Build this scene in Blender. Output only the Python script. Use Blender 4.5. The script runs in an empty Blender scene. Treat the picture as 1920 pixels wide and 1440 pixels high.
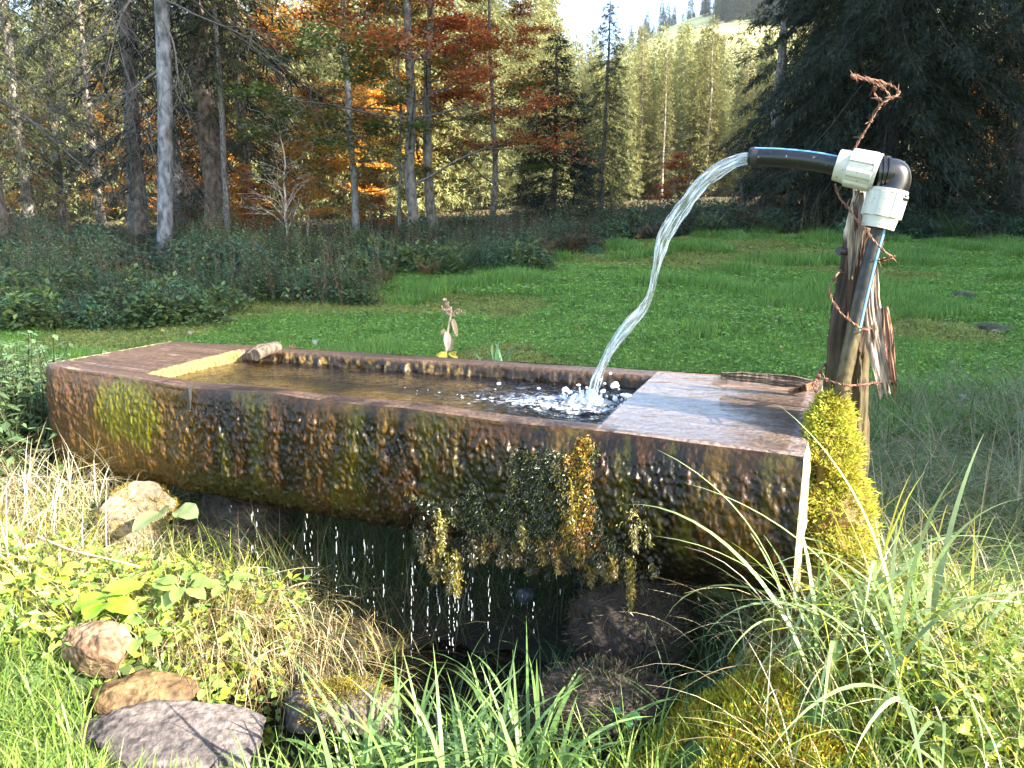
import bpy, math, random
import numpy as np
from mathutils import Vector

R = math.radians
sc = bpy.context.scene
COL = sc.collection

# ------------------------------------------------------------------ camera, sky, sun, exposure
CAM = np.array((0.0, 0.0, 1.27)); PITCH = math.atan(300 / 1440)
cam = bpy.data.objects.new('camera', bpy.data.cameras.new('camera')); COL.objects.link(cam)
cam.location = CAM; cam.rotation_euler = (R(90) - PITCH, 0, 0)
cam.data.sensor_width = 36; cam.data.lens = 27; cam.data.clip_start = 0.05; cam.data.clip_end = 3000
sc.camera = cam
SUN_AZ, SUN_EL = R(-29), R(28)
SUN = np.array((math.cos(SUN_AZ) * math.cos(SUN_EL), math.sin(SUN_AZ) * math.cos(SUN_EL), math.sin(SUN_EL)))
w = bpy.data.worlds.new('World'); sc.world = w; w.use_nodes = True
nt = w.node_tree; nt.nodes.clear()
sky = nt.nodes.new('ShaderNodeTexSky'); sky.sky_type = 'NISHITA'; sky.sun_disc = False
sky.sun_elevation = SUN_EL; sky.sun_rotation = math.atan2(SUN[0], SUN[1]); sky.dust_density = 1.5
bg = nt.nodes.new('ShaderNodeBackground'); bg.inputs['Strength'].default_value = 0.15
out = nt.nodes.new('ShaderNodeOutputWorld')
nt.links.new(sky.outputs[0], bg.inputs[0]); nt.links.new(bg.outputs[0], out.inputs[0])
sl = bpy.data.lights.new('sun', 'SUN'); sl.energy = 5.0; sl.angle = R(0.5); sl.color = (1.0, 0.93, 0.80)
so = bpy.data.objects.new('sun', sl); COL.objects.link(so)
so.rotation_euler = Vector(SUN).to_track_quat('Z', 'Y').to_euler(); so.location = (10, -8, 12)
sc.view_settings.view_transform = 'Standard'; sc.view_settings.look = 'None'
sc.view_settings.gamma = 1; sc.view_settings.exposure = 2.75
sc.cycles.max_bounces = 6; sc.cycles.diffuse_bounces = 2; sc.cycles.glossy_bounces = 3
sc.cycles.transmission_bounces = 4; sc.cycles.transparent_max_bounces = 8
sc.cycles.sample_clamp_indirect = 4.0

# ------------------------------------------------------------------ helpers
def P(u, v, y):
    """photo pixel (1920x1440) -> the world point on its ray at depth y"""
    dx = (u - 960) / 1440; dy = (720 - v) / 1440
    c, s = math.cos(PITCH), math.sin(PITCH)
    d = np.array((dx, c + dy * s, dy * c - s))
    return CAM + d * (y / d[1])

def _hash(ix, iy, iz, seed):
    n = (ix * 374761393 + iy * 668265263 + iz * 1274126177 + seed * 974711) & 0xffffffff
    n = ((n ^ (n >> 13)) * 1274126177) & 0xffffffff
    n = (n ^ (n >> 16)) & 0xffffffff
    return n.astype(np.float64) / 4294967295.0

def noise(p, f=1.0, seed=0):
    """smooth value noise -1..1"""
    p = np.asarray(p, float) * f
    i = np.floor(p).astype(np.int64); t = p - i; t = t * t * (3 - 2 * t)
    r = 0
    for dx in (0, 1):
        for dy in (0, 1):
            for dz in (0, 1):
                h = _hash(i[..., 0] + dx, i[..., 1] + dy, i[..., 2] + dz, seed)
                wx = t[..., 0] if dx else 1 - t[..., 0]
                wy = t[..., 1] if dy else 1 - t[..., 1]
                wz = t[..., 2] if dz else 1 - t[..., 2]
                r = r + h * wx * wy * wz
    return r * 2 - 1

def fbm(p, f=1.0, seed=0, o=3):
    r = 0; a = 1.0; s = 0
    for k in range(o):
        r = r + a * noise(p, f * 2.03 ** k, seed + k * 17); s += a; a *= 0.5
    return r / s

def smooth(t):
    t = np.clip(t, 0, 1); return t * t * (3 - 2 * t)

def norm(v):
    v = np.asarray(v, float)
    return v / (np.linalg.norm(v, axis=-1, keepdims=True) + 1e-12)

class Geo:
    def __init__(self): self.V = []; self.Q = []; self.T = []; self.C = []; self.n = 0
    def add(self, V, F, col=None):
        V = np.asarray(V, float).reshape(-1, 3); F = np.asarray(F, np.int64)
        if len(V) == 0: return self
        (self.Q if F.shape[1] == 4 else self.T).append(F + self.n)
        c = np.ones((len(V), 3)) * 0.5 if col is None else np.broadcast_to(np.asarray(col, float), (len(V), 3))
        self.V.append(V); self.C.append(c); self.n += len(V)
        return self
    def grid(self, A, col=None, closed_u=False, flip=False):
        n, m = A.shape[:2]
        i, j = np.meshgrid(np.arange(n - 1), np.arange(m if closed_u else m - 1), indexing='ij')
        j2 = (j + 1) % m
        F = np.stack((i * m + j, i * m + j2, (i + 1) * m + j2, (i + 1) * m + j), -1).reshape(-1, 4)
        if flip: F = F[:, ::-1]
        if col is not None: col = np.asarray(col, float).reshape(-1, 3) if np.ndim(col) > 1 else col
        return self.add(A.reshape(-1, 3), F, col)
    def tube(self, path, rad, sides=6, col=None, cap=True):
        path = np.asarray(path, float); n = len(path)
        rad = np.broadcast_to(np.asarray(rad, float), (n,))
        t = norm(np.gradient(path, axis=0))
        a = np.array((0, 0, 1.0)) if abs(t[0, 2]) < 0.9 else np.array((1.0, 0, 0))
        nrm = np.zeros((n, 3)); u = norm(np.cross(t[0], a))
        for k in range(n):
            u = norm(u - t[k] * np.dot(u, t[k])); nrm[k] = u
        b = np.cross(t, nrm)
        th = np.linspace(0, 2 * math.pi, sides, endpoint=False)
        ring = path[:, None] + rad[:, None, None] * (np.cos(th)[None, :, None] * nrm[:, None] + np.sin(th)[None, :, None] * b[:, None])
        base = self.n
        self.grid(ring, col, closed_u=True)
        if cap:
            for k, fl in ((0, True), (n - 1, False)):
                c0 = self.n
                idx = np.arange(sides); nx = (idx + 1) % sides
                F = np.stack((np.full(sides, sides), idx, nx), -1)
                if fl: F = F[:, ::-1]
                cc = col if col is None or np.ndim(col) == 1 else np.asarray(col).reshape(n, sides, 3)[k, :1]
                self.add(np.vstack((ring[k], path[k])), F, cc)
        return self
    def build(self, name, mat, parent=None, smooth_=True, link=True):
        V = np.concatenate(self.V); C = np.concatenate(self.C)
        Q = np.concatenate(self.Q) if self.Q else np.zeros((0, 4), np.int64)
        T = np.concatenate(self.T) if self.T else np.zeros((0, 3), np.int64)
        me = bpy.data.meshes.new(name)
        me.vertices.add(len(V)); me.vertices.foreach_set('co', V.astype(np.float32).ravel())
        me.loops.add(Q.size + T.size); me.polygons.add(len(Q) + len(T))
        me.loops.foreach_set('vertex_index', np.concatenate((Q.ravel(), T.ravel())).astype(np.int32))
        ls = np.concatenate((np.arange(len(Q)) * 4, Q.size + np.arange(len(T)) * 3)).astype(np.int32)
        me.polygons.foreach_set('loop_start', ls)
        me.polygons.foreach_set('use_smooth', np.full(len(ls), smooth_, bool))
        me.update(calc_edges=True)
        at = me.color_attributes.new('col', 'FLOAT_COLOR', 'POINT')
        at.data.foreach_set('color', np.column_stack((C, np.ones(len(C)))).astype(np.float32).ravel())
        me.materials.append(mat)
        o = bpy.data.objects.new(name, me)
        if link: COL.objects.link(o)
        if parent is not None: o.parent = parent
        return o

def tag(o, label=None, cat=None, group=None, kind=None):
    if label: o['label'] = label
    if cat: o['category'] = cat
    if group: o['group'] = group
    if kind: o['kind'] = kind
    return o

def thing(name, loc, label, cat, group=None):
    o = bpy.data.objects.new(name, None); COL.objects.link(o)
    o.location = tuple(loc); o.empty_display_size = 0.1
    return tag(o, label, cat, group)

def local(o, pts):
    return np.asarray(pts, float) - np.array(o.location)

# ------------------------------------------------------------------ materials
def new_mat(name):
    m = bpy.data.materials.new(name); m.use_nodes = True
    t = m.node_tree; t.nodes.clear()
    o = t.nodes.new('ShaderNodeOutputMaterial')
    return m, t, o
def nd(t, typ, **kw):
    n = t.nodes.new(typ)
    for k, v in kw.items(): setattr(n, k, v)
    return n
def noise_col(t, src, scale, lo, hi, detail=5, stretch=(1, 1, 1), coord='Object'):
    """src colour socket multiplied by a noise between lo and hi"""
    tc = nd(t, 'ShaderNodeTexCoord'); mp = nd(t, 'ShaderNodeMapping'); mp.inputs['Scale'].default_value = stretch
    t.links.new(tc.outputs[coord], mp.inputs[0])
    nz = nd(t, 'ShaderNodeTexNoise'); nz.inputs['Scale'].default_value = scale; nz.inputs['Detail'].default_value = detail
    t.links.new(mp.outputs[0], nz.inputs['Vector'])
    mr = nd(t, 'ShaderNodeMapRange'); mr.inputs[1].default_value = 0.3; mr.inputs[2].default_value = 0.7
    mr.inputs[3].default_value = lo; mr.inputs[4].default_value = hi
    t.links.new(nz.outputs[0], mr.inputs[0])
    mx = nd(t, 'ShaderNodeVectorMath', operation='SCALE')
    t.links.new(src, mx.inputs[0]); t.links.new(mr.outputs[0], mx.inputs['Scale'])
    return mx.outputs[0], nz.outputs[0]
def mat_attr(name, rough=0.8, scale=8, lo=0.6, hi=1.4, bump=0.0, bdist=0.01, stretch=(1, 1, 1), spec=0.3, detail=6, coat=0.0):
    m, t, o = new_mat(name)
    a = nd(t, 'ShaderNodeAttribute', attribute_name='col')
    c, nz = noise_col(t, a.outputs['Color'], scale, lo, hi, detail, stretch)
    b = nd(t, 'ShaderNodeBsdfPrincipled'); b.inputs['Roughness'].default_value = rough
    b.inputs['Specular IOR Level'].default_value = spec; b.inputs['Coat Weight'].default_value = coat
    b.inputs['Coat Roughness'].default_value = 0.15
    t.links.new(c, b.inputs['Base Color'])
    if bump:
        bp = nd(t, 'ShaderNodeBump'); bp.inputs['Strength'].default_value = bump; bp.inputs['Distance'].default_value = bdist
        t.links.new(nz, bp.inputs['Height']); t.links.new(bp.outputs[0], b.inputs['Normal'])
    t.links.new(b.outputs[0], o.inputs[0])
    return m
def mat_leaf(name, trans=0.35, rough=0.5, var=0.25, spec=0.3, gain=1.0):
    """foliage: diffuse + translucent from the leaf's own colour, a different tint per object"""
    m, t, o = new_mat(name)
    a = nd(t, 'ShaderNodeAttribute', attribute_name='col')
    oi = nd(t, 'ShaderNodeObjectInfo')
    mr = nd(t, 'ShaderNodeMapRange'); mr.inputs[3].default_value = (1 - var) * gain; mr.inputs[4].default_value = (1 + var) * gain
    t.links.new(oi.outputs['Random'], mr.inputs[0])
    mx = nd(t, 'ShaderNodeVectorMath', operation='SCALE')
    t.links.new(a.outputs['Color'], mx.inputs[0]); t.links.new(mr.outputs[0], mx.inputs['Scale'])
    b = nd(t, 'ShaderNodeBsdfPrincipled'); b.inputs['Roughness'].default_value = rough
    b.inputs['Specular IOR Level'].default_value = spec
    tr = nd(t, 'ShaderNodeBsdfTranslucent')
    t.links.new(mx.outputs[0], b.inputs['Base Color']); t.links.new(mx.outputs[0], tr.inputs['Color'])
    ms = nd(t, 'ShaderNodeMixShader'); ms.inputs[0].default_value = trans
    t.links.new(b.outputs[0], ms.inputs[1]); t.links.new(tr.outputs[0], ms.inputs[2])
    t.links.new(ms.outputs[0], o.inputs[0])
    return m
def mat_plain(name, col, rough=0.5, spec=0.5, scale=20, lo=0.85, hi=1.1, bump=0.0, metal=0.0):
    m, t, o = new_mat(name)
    rgb = nd(t, 'ShaderNodeRGB'); rgb.outputs[0].default_value = (*col, 1)
    c, nz = noise_col(t, rgb.outputs[0], scale, lo, hi)
    b = nd(t, 'ShaderNodeBsdfPrincipled'); b.inputs['Roughness'].default_value = rough
    b.inputs['Specular IOR Level'].default_value = spec; b.inputs['Metallic'].default_value = metal
    t.links.new(c, b.inputs['Base Color'])
    if bump:
        bp = nd(t, 'ShaderNodeBump'); bp.inputs['Strength'].default_value = bump; bp.inputs['Distance'].default_value = 0.003
        t.links.new(nz, bp.inputs['Height']); t.links.new(bp.outputs[0], b.inputs['Normal'])
    t.links.new(b.outputs[0], o.inputs[0])
    return m
def mat_plastic(name, col, dirt, rough=0.4, amount=0.62, scale=160):
    """plastic with dirt specks of its own"""
    m, t, o = new_mat(name)
    tc = nd(t, 'ShaderNodeTexCoord'); nz = nd(t, 'ShaderNodeTexNoise'); nz.inputs['Scale'].default_value = scale; nz.inputs['Detail'].default_value = 3
    t.links.new(tc.outputs['Object'], nz.inputs['Vector'])
    cr = nd(t, 'ShaderNodeValToRGB'); cr.color_ramp.elements[0].position = amount; cr.color_ramp.elements[1].position = amount + 0.05
    cr.color_ramp.elements[0].color = (*col, 1); cr.color_ramp.elements[1].color = (*dirt, 1)
    t.links.new(nz.outputs[0], cr.inputs[0])
    n2 = nd(t, 'ShaderNodeTexNoise'); n2.inputs['Scale'].default_value = 18; t.links.new(tc.outputs['Object'], n2.inputs['Vector'])
    mr = nd(t, 'ShaderNodeMapRange'); mr.inputs[3].default_value = 0.75; mr.inputs[4].default_value = 1.1
    t.links.new(n2.outputs[0], mr.inputs[0])
    mx = nd(t, 'ShaderNodeVectorMath', operation='SCALE'); t.links.new(cr.outputs[0], mx.inputs[0]); t.links.new(mr.outputs[0], mx.inputs['Scale'])
    b = nd(t, 'ShaderNodeBsdfPrincipled'); b.inputs['Roughness'].default_value = rough
    t.links.new(mx.outputs[0], b.inputs['Base Color']); t.links.new(b.outputs[0], o.inputs[0])
    return m
def mat_water(name, tint, rough=0.03, bump=0.4, scale=14, dist=0.02, stretch=(1, 1, 1), ior=1.33, deep=0.0):
    m, t, o = new_mat(name)
    tr = nd(t, 'ShaderNodeBsdfTransparent'); tr.inputs[0].default_value = (*tint, 1)
    gl = nd(t, 'ShaderNodeBsdfGlossy'); gl.inputs['Roughness'].default_value = rough
    f0 = ((ior - 1) / (ior + 1)) ** 2
    ge = nd(t, 'ShaderNodeNewGeometry'); dt = nd(t, 'ShaderNodeVectorMath', operation='DOT_PRODUCT'); t.links.new(ge.outputs['Incoming'], dt.inputs[0])
    ab = nd(t, 'ShaderNodeMath', operation='ABSOLUTE'); t.links.new(dt.outputs['Value'], ab.inputs[0])
    sb = nd(t, 'ShaderNodeMath', operation='SUBTRACT', use_clamp=True); sb.inputs[0].default_value = 1.0; t.links.new(ab.outputs[0], sb.inputs[1])
    pw = nd(t, 'ShaderNodeMath', operation='POWER'); pw.inputs[1].default_value = 5.0; t.links.new(sb.outputs[0], pw.inputs[0])
    fr = nd(t, 'ShaderNodeMath', operation='MULTIPLY_ADD', use_clamp=True); fr.inputs[1].default_value = 1 - f0; fr.inputs[2].default_value = f0; t.links.new(pw.outputs[0], fr.inputs[0])
    tc = nd(t, 'ShaderNodeTexCoord'); mp = nd(t, 'ShaderNodeMapping'); mp.inputs['Scale'].default_value = stretch
    t.links.new(tc.outputs['Object'], mp.inputs[0])
    nz = nd(t, 'ShaderNodeTexNoise'); nz.inputs['Scale'].default_value = scale; nz.inputs['Detail'].default_value = 3
    t.links.new(mp.outputs[0], nz.inputs['Vector'])
    bp = nd(t, 'ShaderNodeBump'); bp.inputs['Strength'].default_value = bump; bp.inputs['Distance'].default_value = dist
    t.links.new(nz.outputs[0], bp.inputs['Height'])
    t.links.new(bp.outputs[0], dt.inputs[1]); t.links.new(bp.outputs[0], gl.inputs['Normal'])
    body = tr
    if deep:
        rf = nd(t, 'ShaderNodeBsdfRefraction'); rf.inputs['IOR'].default_value = 1.33; rf.inputs['Roughness'].default_value = 0.0; rf.inputs['Color'].default_value = (*tint, 1)
        t.links.new(bp.outputs[0], rf.inputs['Normal'])
        body = nd(t, 'ShaderNodeMixShader'); body.inputs[0].default_value = deep
        t.links.new(tr.outputs[0], body.inputs[1]); t.links.new(rf.outputs[0], body.inputs[2])
    ms = nd(t, 'ShaderNodeMixShader')
    t.links.new(fr.outputs[0], ms.inputs[0]); t.links.new(body.outputs[0], ms.inputs[1]); t.links.new(gl.outputs[0], ms.inputs[2])
    last = ms
    if deep:
        a = nd(t, 'ShaderNodeAttribute', attribute_name='col'); sx = nd(t, 'ShaderNodeSeparateColor'); t.links.new(a.outputs['Color'], sx.inputs[0])
        n2 = nd(t, 'ShaderNodeTexNoise'); n2.inputs['Scale'].default_value = 42; n2.inputs['Detail'].default_value = 5; n2.inputs['Distortion'].default_value = 0.8
        mp2 = nd(t, 'ShaderNodeMapping'); mp2.inputs['Scale'].default_value = (0.7, 1.5, 1); t.links.new(tc.outputs['Object'], mp2.inputs[0]); t.links.new(mp2.outputs[0], n2.inputs['Vector'])
        ad = nd(t, 'ShaderNodeMath', operation='MULTIPLY_ADD'); ad.inputs[1].default_value = 0.40; t.links.new(sx.outputs[0], ad.inputs[0]); t.links.new(n2.outputs[0], ad.inputs[2])
        mr = nd(t, 'ShaderNodeMapRange'); mr.inputs[1].default_value = 0.80; mr.inputs[2].default_value = 0.98; mr.inputs[4].default_value = 0.6; t.links.new(ad.outputs[0], mr.inputs[0])
        fo = nd(t, 'ShaderNodeBsdfDiffuse'); fo.inputs[0].default_value = (0.55, 0.60, 0.68, 1)
        last = nd(t, 'ShaderNodeMixShader'); t.links.new(mr.outputs[0], last.inputs[0]); t.links.new(ms.outputs[0], last.inputs[1]); t.links.new(fo.outputs[0], last.inputs[2])
    t.links.new(last.outputs[0], o.inputs[0])
    return m
def mat_foam(name, clear=0.45, scale=(60, 60, 9)):
    """aerated water: white scattering streaks between clear, glossy ones"""
    m, t, o = new_mat(name)
    a = nd(t, 'ShaderNodeAttribute', attribute_name='col')
    mp = nd(t, 'ShaderNodeMapping'); mp.inputs['Scale'].default_value = scale
    t.links.new(a.outputs['Vector'], mp.inputs[0])
    nz = nd(t, 'ShaderNodeTexNoise'); nz.inputs['Scale'].default_value = 1; nz.inputs['Detail'].default_value = 4
    t.links.new(mp.outputs[0], nz.inputs['Vector'])
    cr = nd(t, 'ShaderNodeMapRange'); cr.inputs[1].default_value = clear - 0.08; cr.inputs[2].default_value = clear + 0.1
    t.links.new(nz.outputs[0], cr.inputs[0])
    df = nd(t, 'ShaderNodeBsdfDiffuse'); df.inputs[0].default_value = (0.85, 0.88, 0.9, 1)
    tl = nd(t, 'ShaderNodeBsdfTranslucent'); tl.inputs[0].default_value = (0.85, 0.88, 0.9, 1)
    m1 = nd(t, 'ShaderNodeMixShader'); m1.inputs[0].default_value = 0.45
    t.links.new(df.outputs[0], m1.inputs[1]); t.links.new(tl.outputs[0], m1.inputs[2])
    tr = nd(t, 'ShaderNodeBsdfTransparent'); tr.inputs[0].default_value = (0.86, 0.9, 0.92, 1)
    gl = nd(t, 'ShaderNodeBsdfGlossy'); gl.inputs['Roughness'].default_value = 0.08
    bp = nd(t, 'ShaderNodeBump'); bp.inputs['Strength'].default_value = 0.8; bp.inputs['Distance'].default_value = 0.01
    t.links.new(nz.outputs[0], bp.inputs['Height']); t.links.new(bp.outputs[0], gl.inputs['Normal'])
    m2 = nd(t, 'ShaderNodeMixShader'); m2.inputs[0].default_value = 0.2
    t.links.new(tr.outputs[0], m2.inputs[1]); t.links.new(gl.outputs[0], m2.inputs[2])
    m3 = nd(t, 'ShaderNodeMixShader')
    t.links.new(cr.outputs[0], m3.inputs[0]); t.links.new(m2.outputs[0], m3.inputs[1]); t.links.new(m1.outputs[0], m3.inputs[2])
    t.links.new(m3.outputs[0], o.inputs[0])
    return m

M = dict(
    ground=mat_attr('ground soil and turf', 0.95, 6, 0.55, 1.35, 0.6, 0.03),
    grass=mat_leaf('grass blades', 0.35, 0.45, 0.3, 0.4),
    meadow=mat_leaf('meadow turf blades', 0.35, 0.5, 0.3, 0.3, 1.4),
    straw=mat_leaf('dry straw', 0.3, 0.6, 0.15),
    leaf=mat_leaf('broad leaves', 0.4, 0.4, 0.15, 0.4),
    beech=mat_leaf('autumn leaves', 0.45, 0.5, 0.15),
    needle=mat_leaf('conifer needles', 0.25, 0.6, 0.25, 0.25),
    herb=mat_leaf('herbs', 0.3, 0.5, 0.35),
    moss=mat_leaf('moss', 0.3, 0.6, 0.1),
    wetmoss=mat_leaf('wet moss', 0.25, 0.3, 0.1, 0.8),
    bark=mat_attr('bark', 0.9, 11, 0.3, 1.6, 1.0, 0.04, (1, 1, 0.5), detail=9),
    twig=mat_attr('twigs', 0.9, 20, 0.7, 1.3),
    trough=mat_attr('wet trough wood', 0.36, 75, 0.45, 1.6, 0.7, 0.006, (1, 1, 0.7), 0.28, 8, 0.0),
    stone=mat_attr('stone', 0.75, 55, 0.45, 1.5, 1.0, 0.010, detail=12),
    wood=mat_attr('weathered wood', 0.75, 75, 0.35, 1.5, 1.0, 0.008, (1, 1, 0.10), detail=10),
    pipe=mat_plastic('black pipe', (0.005, 0.005, 0.006), (0.16, 0.15, 0.13), 0.32, 0.68, 130),
    elbow=mat_plastic('black elbow', (0.006, 0.006, 0.007), (0.06, 0.055, 0.05), 0.3, 0.74, 200),
    dirtypipe=mat_attr('algae covered pipe', 0.5, 70, 0.5, 1.5, 0.6, 0.003, (1, 1, 0.7)),
    nut=mat_plastic('white coupling', (0.42, 0.40, 0.34), (0.08, 0.06, 0.04), 0.45, 0.66, 120),
    stripe=mat_plain('blue stripe', (0.12, 0.30, 0.50), 0.4),
    rust=mat_plain('rusty wire', (0.16, 0.075, 0.045), 0.6, 0.5, 60, 0.5, 1.6, 0.3, 0.4),
    dark=mat_plain('black rubber and cut shade', (0.015, 0.014, 0.014), 0.6),
    metal=mat_plain('galvanised', (0.55, 0.55, 0.54), 0.45, 0.5, 30, 0.8, 1.1),
    water=mat_water('trough water', (0.84, 0.80, 0.66), 0.03, 0.8, 16, 0.03, (1, 1.8, 1), deep=0.6),
    film=mat_water('water film', (0.93, 0.90, 0.84), 0.06, 0.25, 20, 0.008, (0.5, 2.2, 1), 1.6),
    jet=mat_foam('falling water', 0.57, (9, 9, 16)),
    foam=mat_foam('splash', 0.40, (30, 30, 30)),
    drop=mat_foam('droplets', 0.50, (3, 3, 3)),
    litter=mat_leaf('fallen leaves', 0.2, 0.6, 0.2),
)

# ------------------------------------------------------------------ terrain
HY, HX = 420.0, 120.0
def height(x, y):
    x = np.asarray(x, float); y = np.asarray(y, float)
    p = np.stack((x, y, np.zeros_like(x)), -1)
    slope = 0.034 + 0.026 * smooth((x / np.maximum(y, 4) + 0.35) / 0.7)
    yy = np.clip(y, 6, 60) - 6
    z = 0.08 + slope * yy
    d = np.maximum(y - 55, 0)
    hill = 0.34 * np.maximum(d - 70, 0) * (0.55 + 0.45 * smooth((x / np.maximum(y, 1) + 0.05) / 0.35))
    hill = np.minimum(hill, 100 * (0.42 + 0.58 * smooth((x / np.maximum(y, 1) + 0.02) / 0.30)))
    z = z + hill + d * 0.02
    z = z + 0.5 * noise(p, 0.045, 3) * smooth((y - 24) / 20)
    z = z + 0.05 * noise(p, 0.6, 5) * smooth((np.hypot(x, y) - 3) / 3) + 0.02 * noise(p, 2.3, 6)
    # the hollow below the trough, the left bank, the right mound
    z = z - 0.24 * np.exp(-((((x + 0.10) / 0.72) ** 2 + ((y - 2.1) / 0.62) ** 2) ** 1.4))
    z = z + 0.18 * smooth((-x - 1.22) / 0.45) * np.exp(-((y - 2.75) / 0.55) ** 2) * np.exp(-((x + 1.6) / 2.2) ** 4)
    z = z - 0.22 * np.exp(-((((x + 0.84) / 0.46) ** 2 + ((y - 1.82) / 0.28) ** 2) ** 1.5))
    z = z - 0.05 * np.exp(-((x + 0.3) / 1.1) ** 2 - ((y - 1.45) / 0.25) ** 2)
    z = z + 0.16 * np.exp(-((x - 0.86) / 0.34) ** 2 - ((y - 1.72) / 0.34) ** 2)
    z = z + 0.06 * np.exp(-((x - 0.55) / 0.2) ** 2 - ((y - 1.62) / 0.2) ** 2)
    z = z + 0.01 * noise(p, 9, 7) * np.exp(-((y - 2) / 3) ** 2)
    return z

def axis(core0, core1, step, lo, hi, growth=1.07):
    a = list(np.arange(core0, core1, step)); s = step; v = a[-1]
    while v < hi: s *= growth; v += s; a.append(v)
    s = step; v = a[0]; b = []
    while v > lo: s *= growth; v -= s; b.append(v)
    return np.array(b[::-1] + a)
gx = axis(-2.4, 2.6, 0.035, -700, 700); gy = axis(0.9, 4.0, 0.035, -60, 900)
X, Y = np.meshgrid(gx, gy); Z = height(X, Y)
pts = np.stack((X, Y, Z), -1)
n1 = fbm(pts * (1, 1, 0), 0.9, 11)[..., None]; n2 = fbm(pts * (1, 1, 0), 0.12, 12)[..., None]
turf = np.array((0.050, 0.088, 0.022)) * (1 + 0.5 * n1); shaded_mud = np.array((0.012, 0.009, 0.006)); floor_ = np.array((0.075, 0.060, 0.024)) * (1 + 0.5 * n1)  # hollow soil has the shade under the trough darkened into it
hillc = np.array((0.36, 0.34, 0.14)) * (1 + 0.3 * n2)
EDGE = 21 + 0.0 * X + 2.0 * n2[..., 0] - 6.5 * smooth((-X - 1.0) / 5.0)
wf = smooth((Y - EDGE) / 2)[..., None]; wh = smooth((Y - 130) / 60)[..., None]
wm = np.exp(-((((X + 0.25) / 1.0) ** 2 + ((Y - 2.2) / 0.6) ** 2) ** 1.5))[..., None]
c = turf * (1 - wm) + shaded_mud * wm; c = c * (1 - wf) + floor_ * wf; c = c * (1 - wh) + hillc * wh
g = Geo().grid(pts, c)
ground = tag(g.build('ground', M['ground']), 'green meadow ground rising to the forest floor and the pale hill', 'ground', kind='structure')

# ------------------------------------------------------------------ plants: generators
rng = np.random.default_rng(7)

def blades(geo, base, az, length, width, lean, bend, col_base, col_tip, seg=5, bp=1.3):
    n = len(base)
    if n == 0: return
    az = np.asarray(az); L = np.broadcast_to(length, (n,)); W = np.broadcast_to(width, (n,))
    lean = np.broadcast_to(lean, (n,)); bend = np.broadcast_to(bend, (n,))
    h = np.stack((np.cos(az), np.sin(az), np.zeros(n)), -1); side = np.stack((-np.sin(az), np.cos(az), np.zeros(n)), -1)
    tw = rng.normal(0, 0.5, n); side = side * np.cos(tw)[:, None] + np.array((0, 0, 1)) * np.sin(tw)[:, None] * 0.6
    pos = np.array(base, float); ring = []; cols = []
    for i in range(seg + 1):
        f = i / seg
        wd = W * (0.55 + 0.45 * min(1, f * 4)) * (1 - f ** 2.2) if i < seg else W * 0.0 + 0.0003
        ring.append(np.stack((pos - side * wd[:, None] / 2, pos + side * wd[:, None] / 2), 1))
        cc = col_base * (1 - f) + col_tip * f
        cols.append(np.stack((cc, cc), 1))
        ang = lean + bend * ((i + 0.5) / seg) ** bp
        pos = pos + (h * np.sin(ang)[:, None] + np.array((0, 0, 1)) * np.cos(ang)[:, None]) * (L / seg)[:, None]
    V = np.stack(ring, 1)                     # n, seg+1, 2, 3
    C = np.stack(cols, 1)
    k = np.arange(seg)
    f1 = np.stack((2 * k, 2 * k + 1, 2 * k + 3, 2 * k + 2), -1)
    F = (np.arange(n) * (2 * (seg + 1)))[:, None, None] + f1[None]
    geo.add(V.reshape(-1, 3), F.reshape(-1, 4), C.reshape(-1, 3))

def palette(n, cols, jitter=0.25):
    cols = np.asarray(cols, float)
    c = cols[rng.integers(0, len(cols), n)]
    return c * (1 + rng.uniform(-jitter, jitter, (n, 1)))

def leaves(geo, p, d, up, L, W, col, cup=0.15):
    """one folded diamond per leaf: p base, d direction, up normal-ish"""
    n = len(p); d = norm(d); s = norm(np.cross(d, up)); nn = np.cross(s, d)
    L = np.broadcast_to(L, (n,))[:, None]; W = np.broadcast_to(W, (n,))[:, None]
    a = p; b = p + d * L * 0.45 + s * W * 0.5 + nn * W * cup; c2 = p + d * L; e = p + d * L * 0.45 - s * W * 0.5 + nn * W * cup
    V = np.stack((a, b, c2, e), 1).reshape(-1, 3)
    F = np.arange(4 * n).reshape(n, 4)
    geo.add(V, F, np.repeat(col, 4, 0))

def rand_dirs(n):
    return norm(rng.normal(size=(n, 3)))

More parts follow.
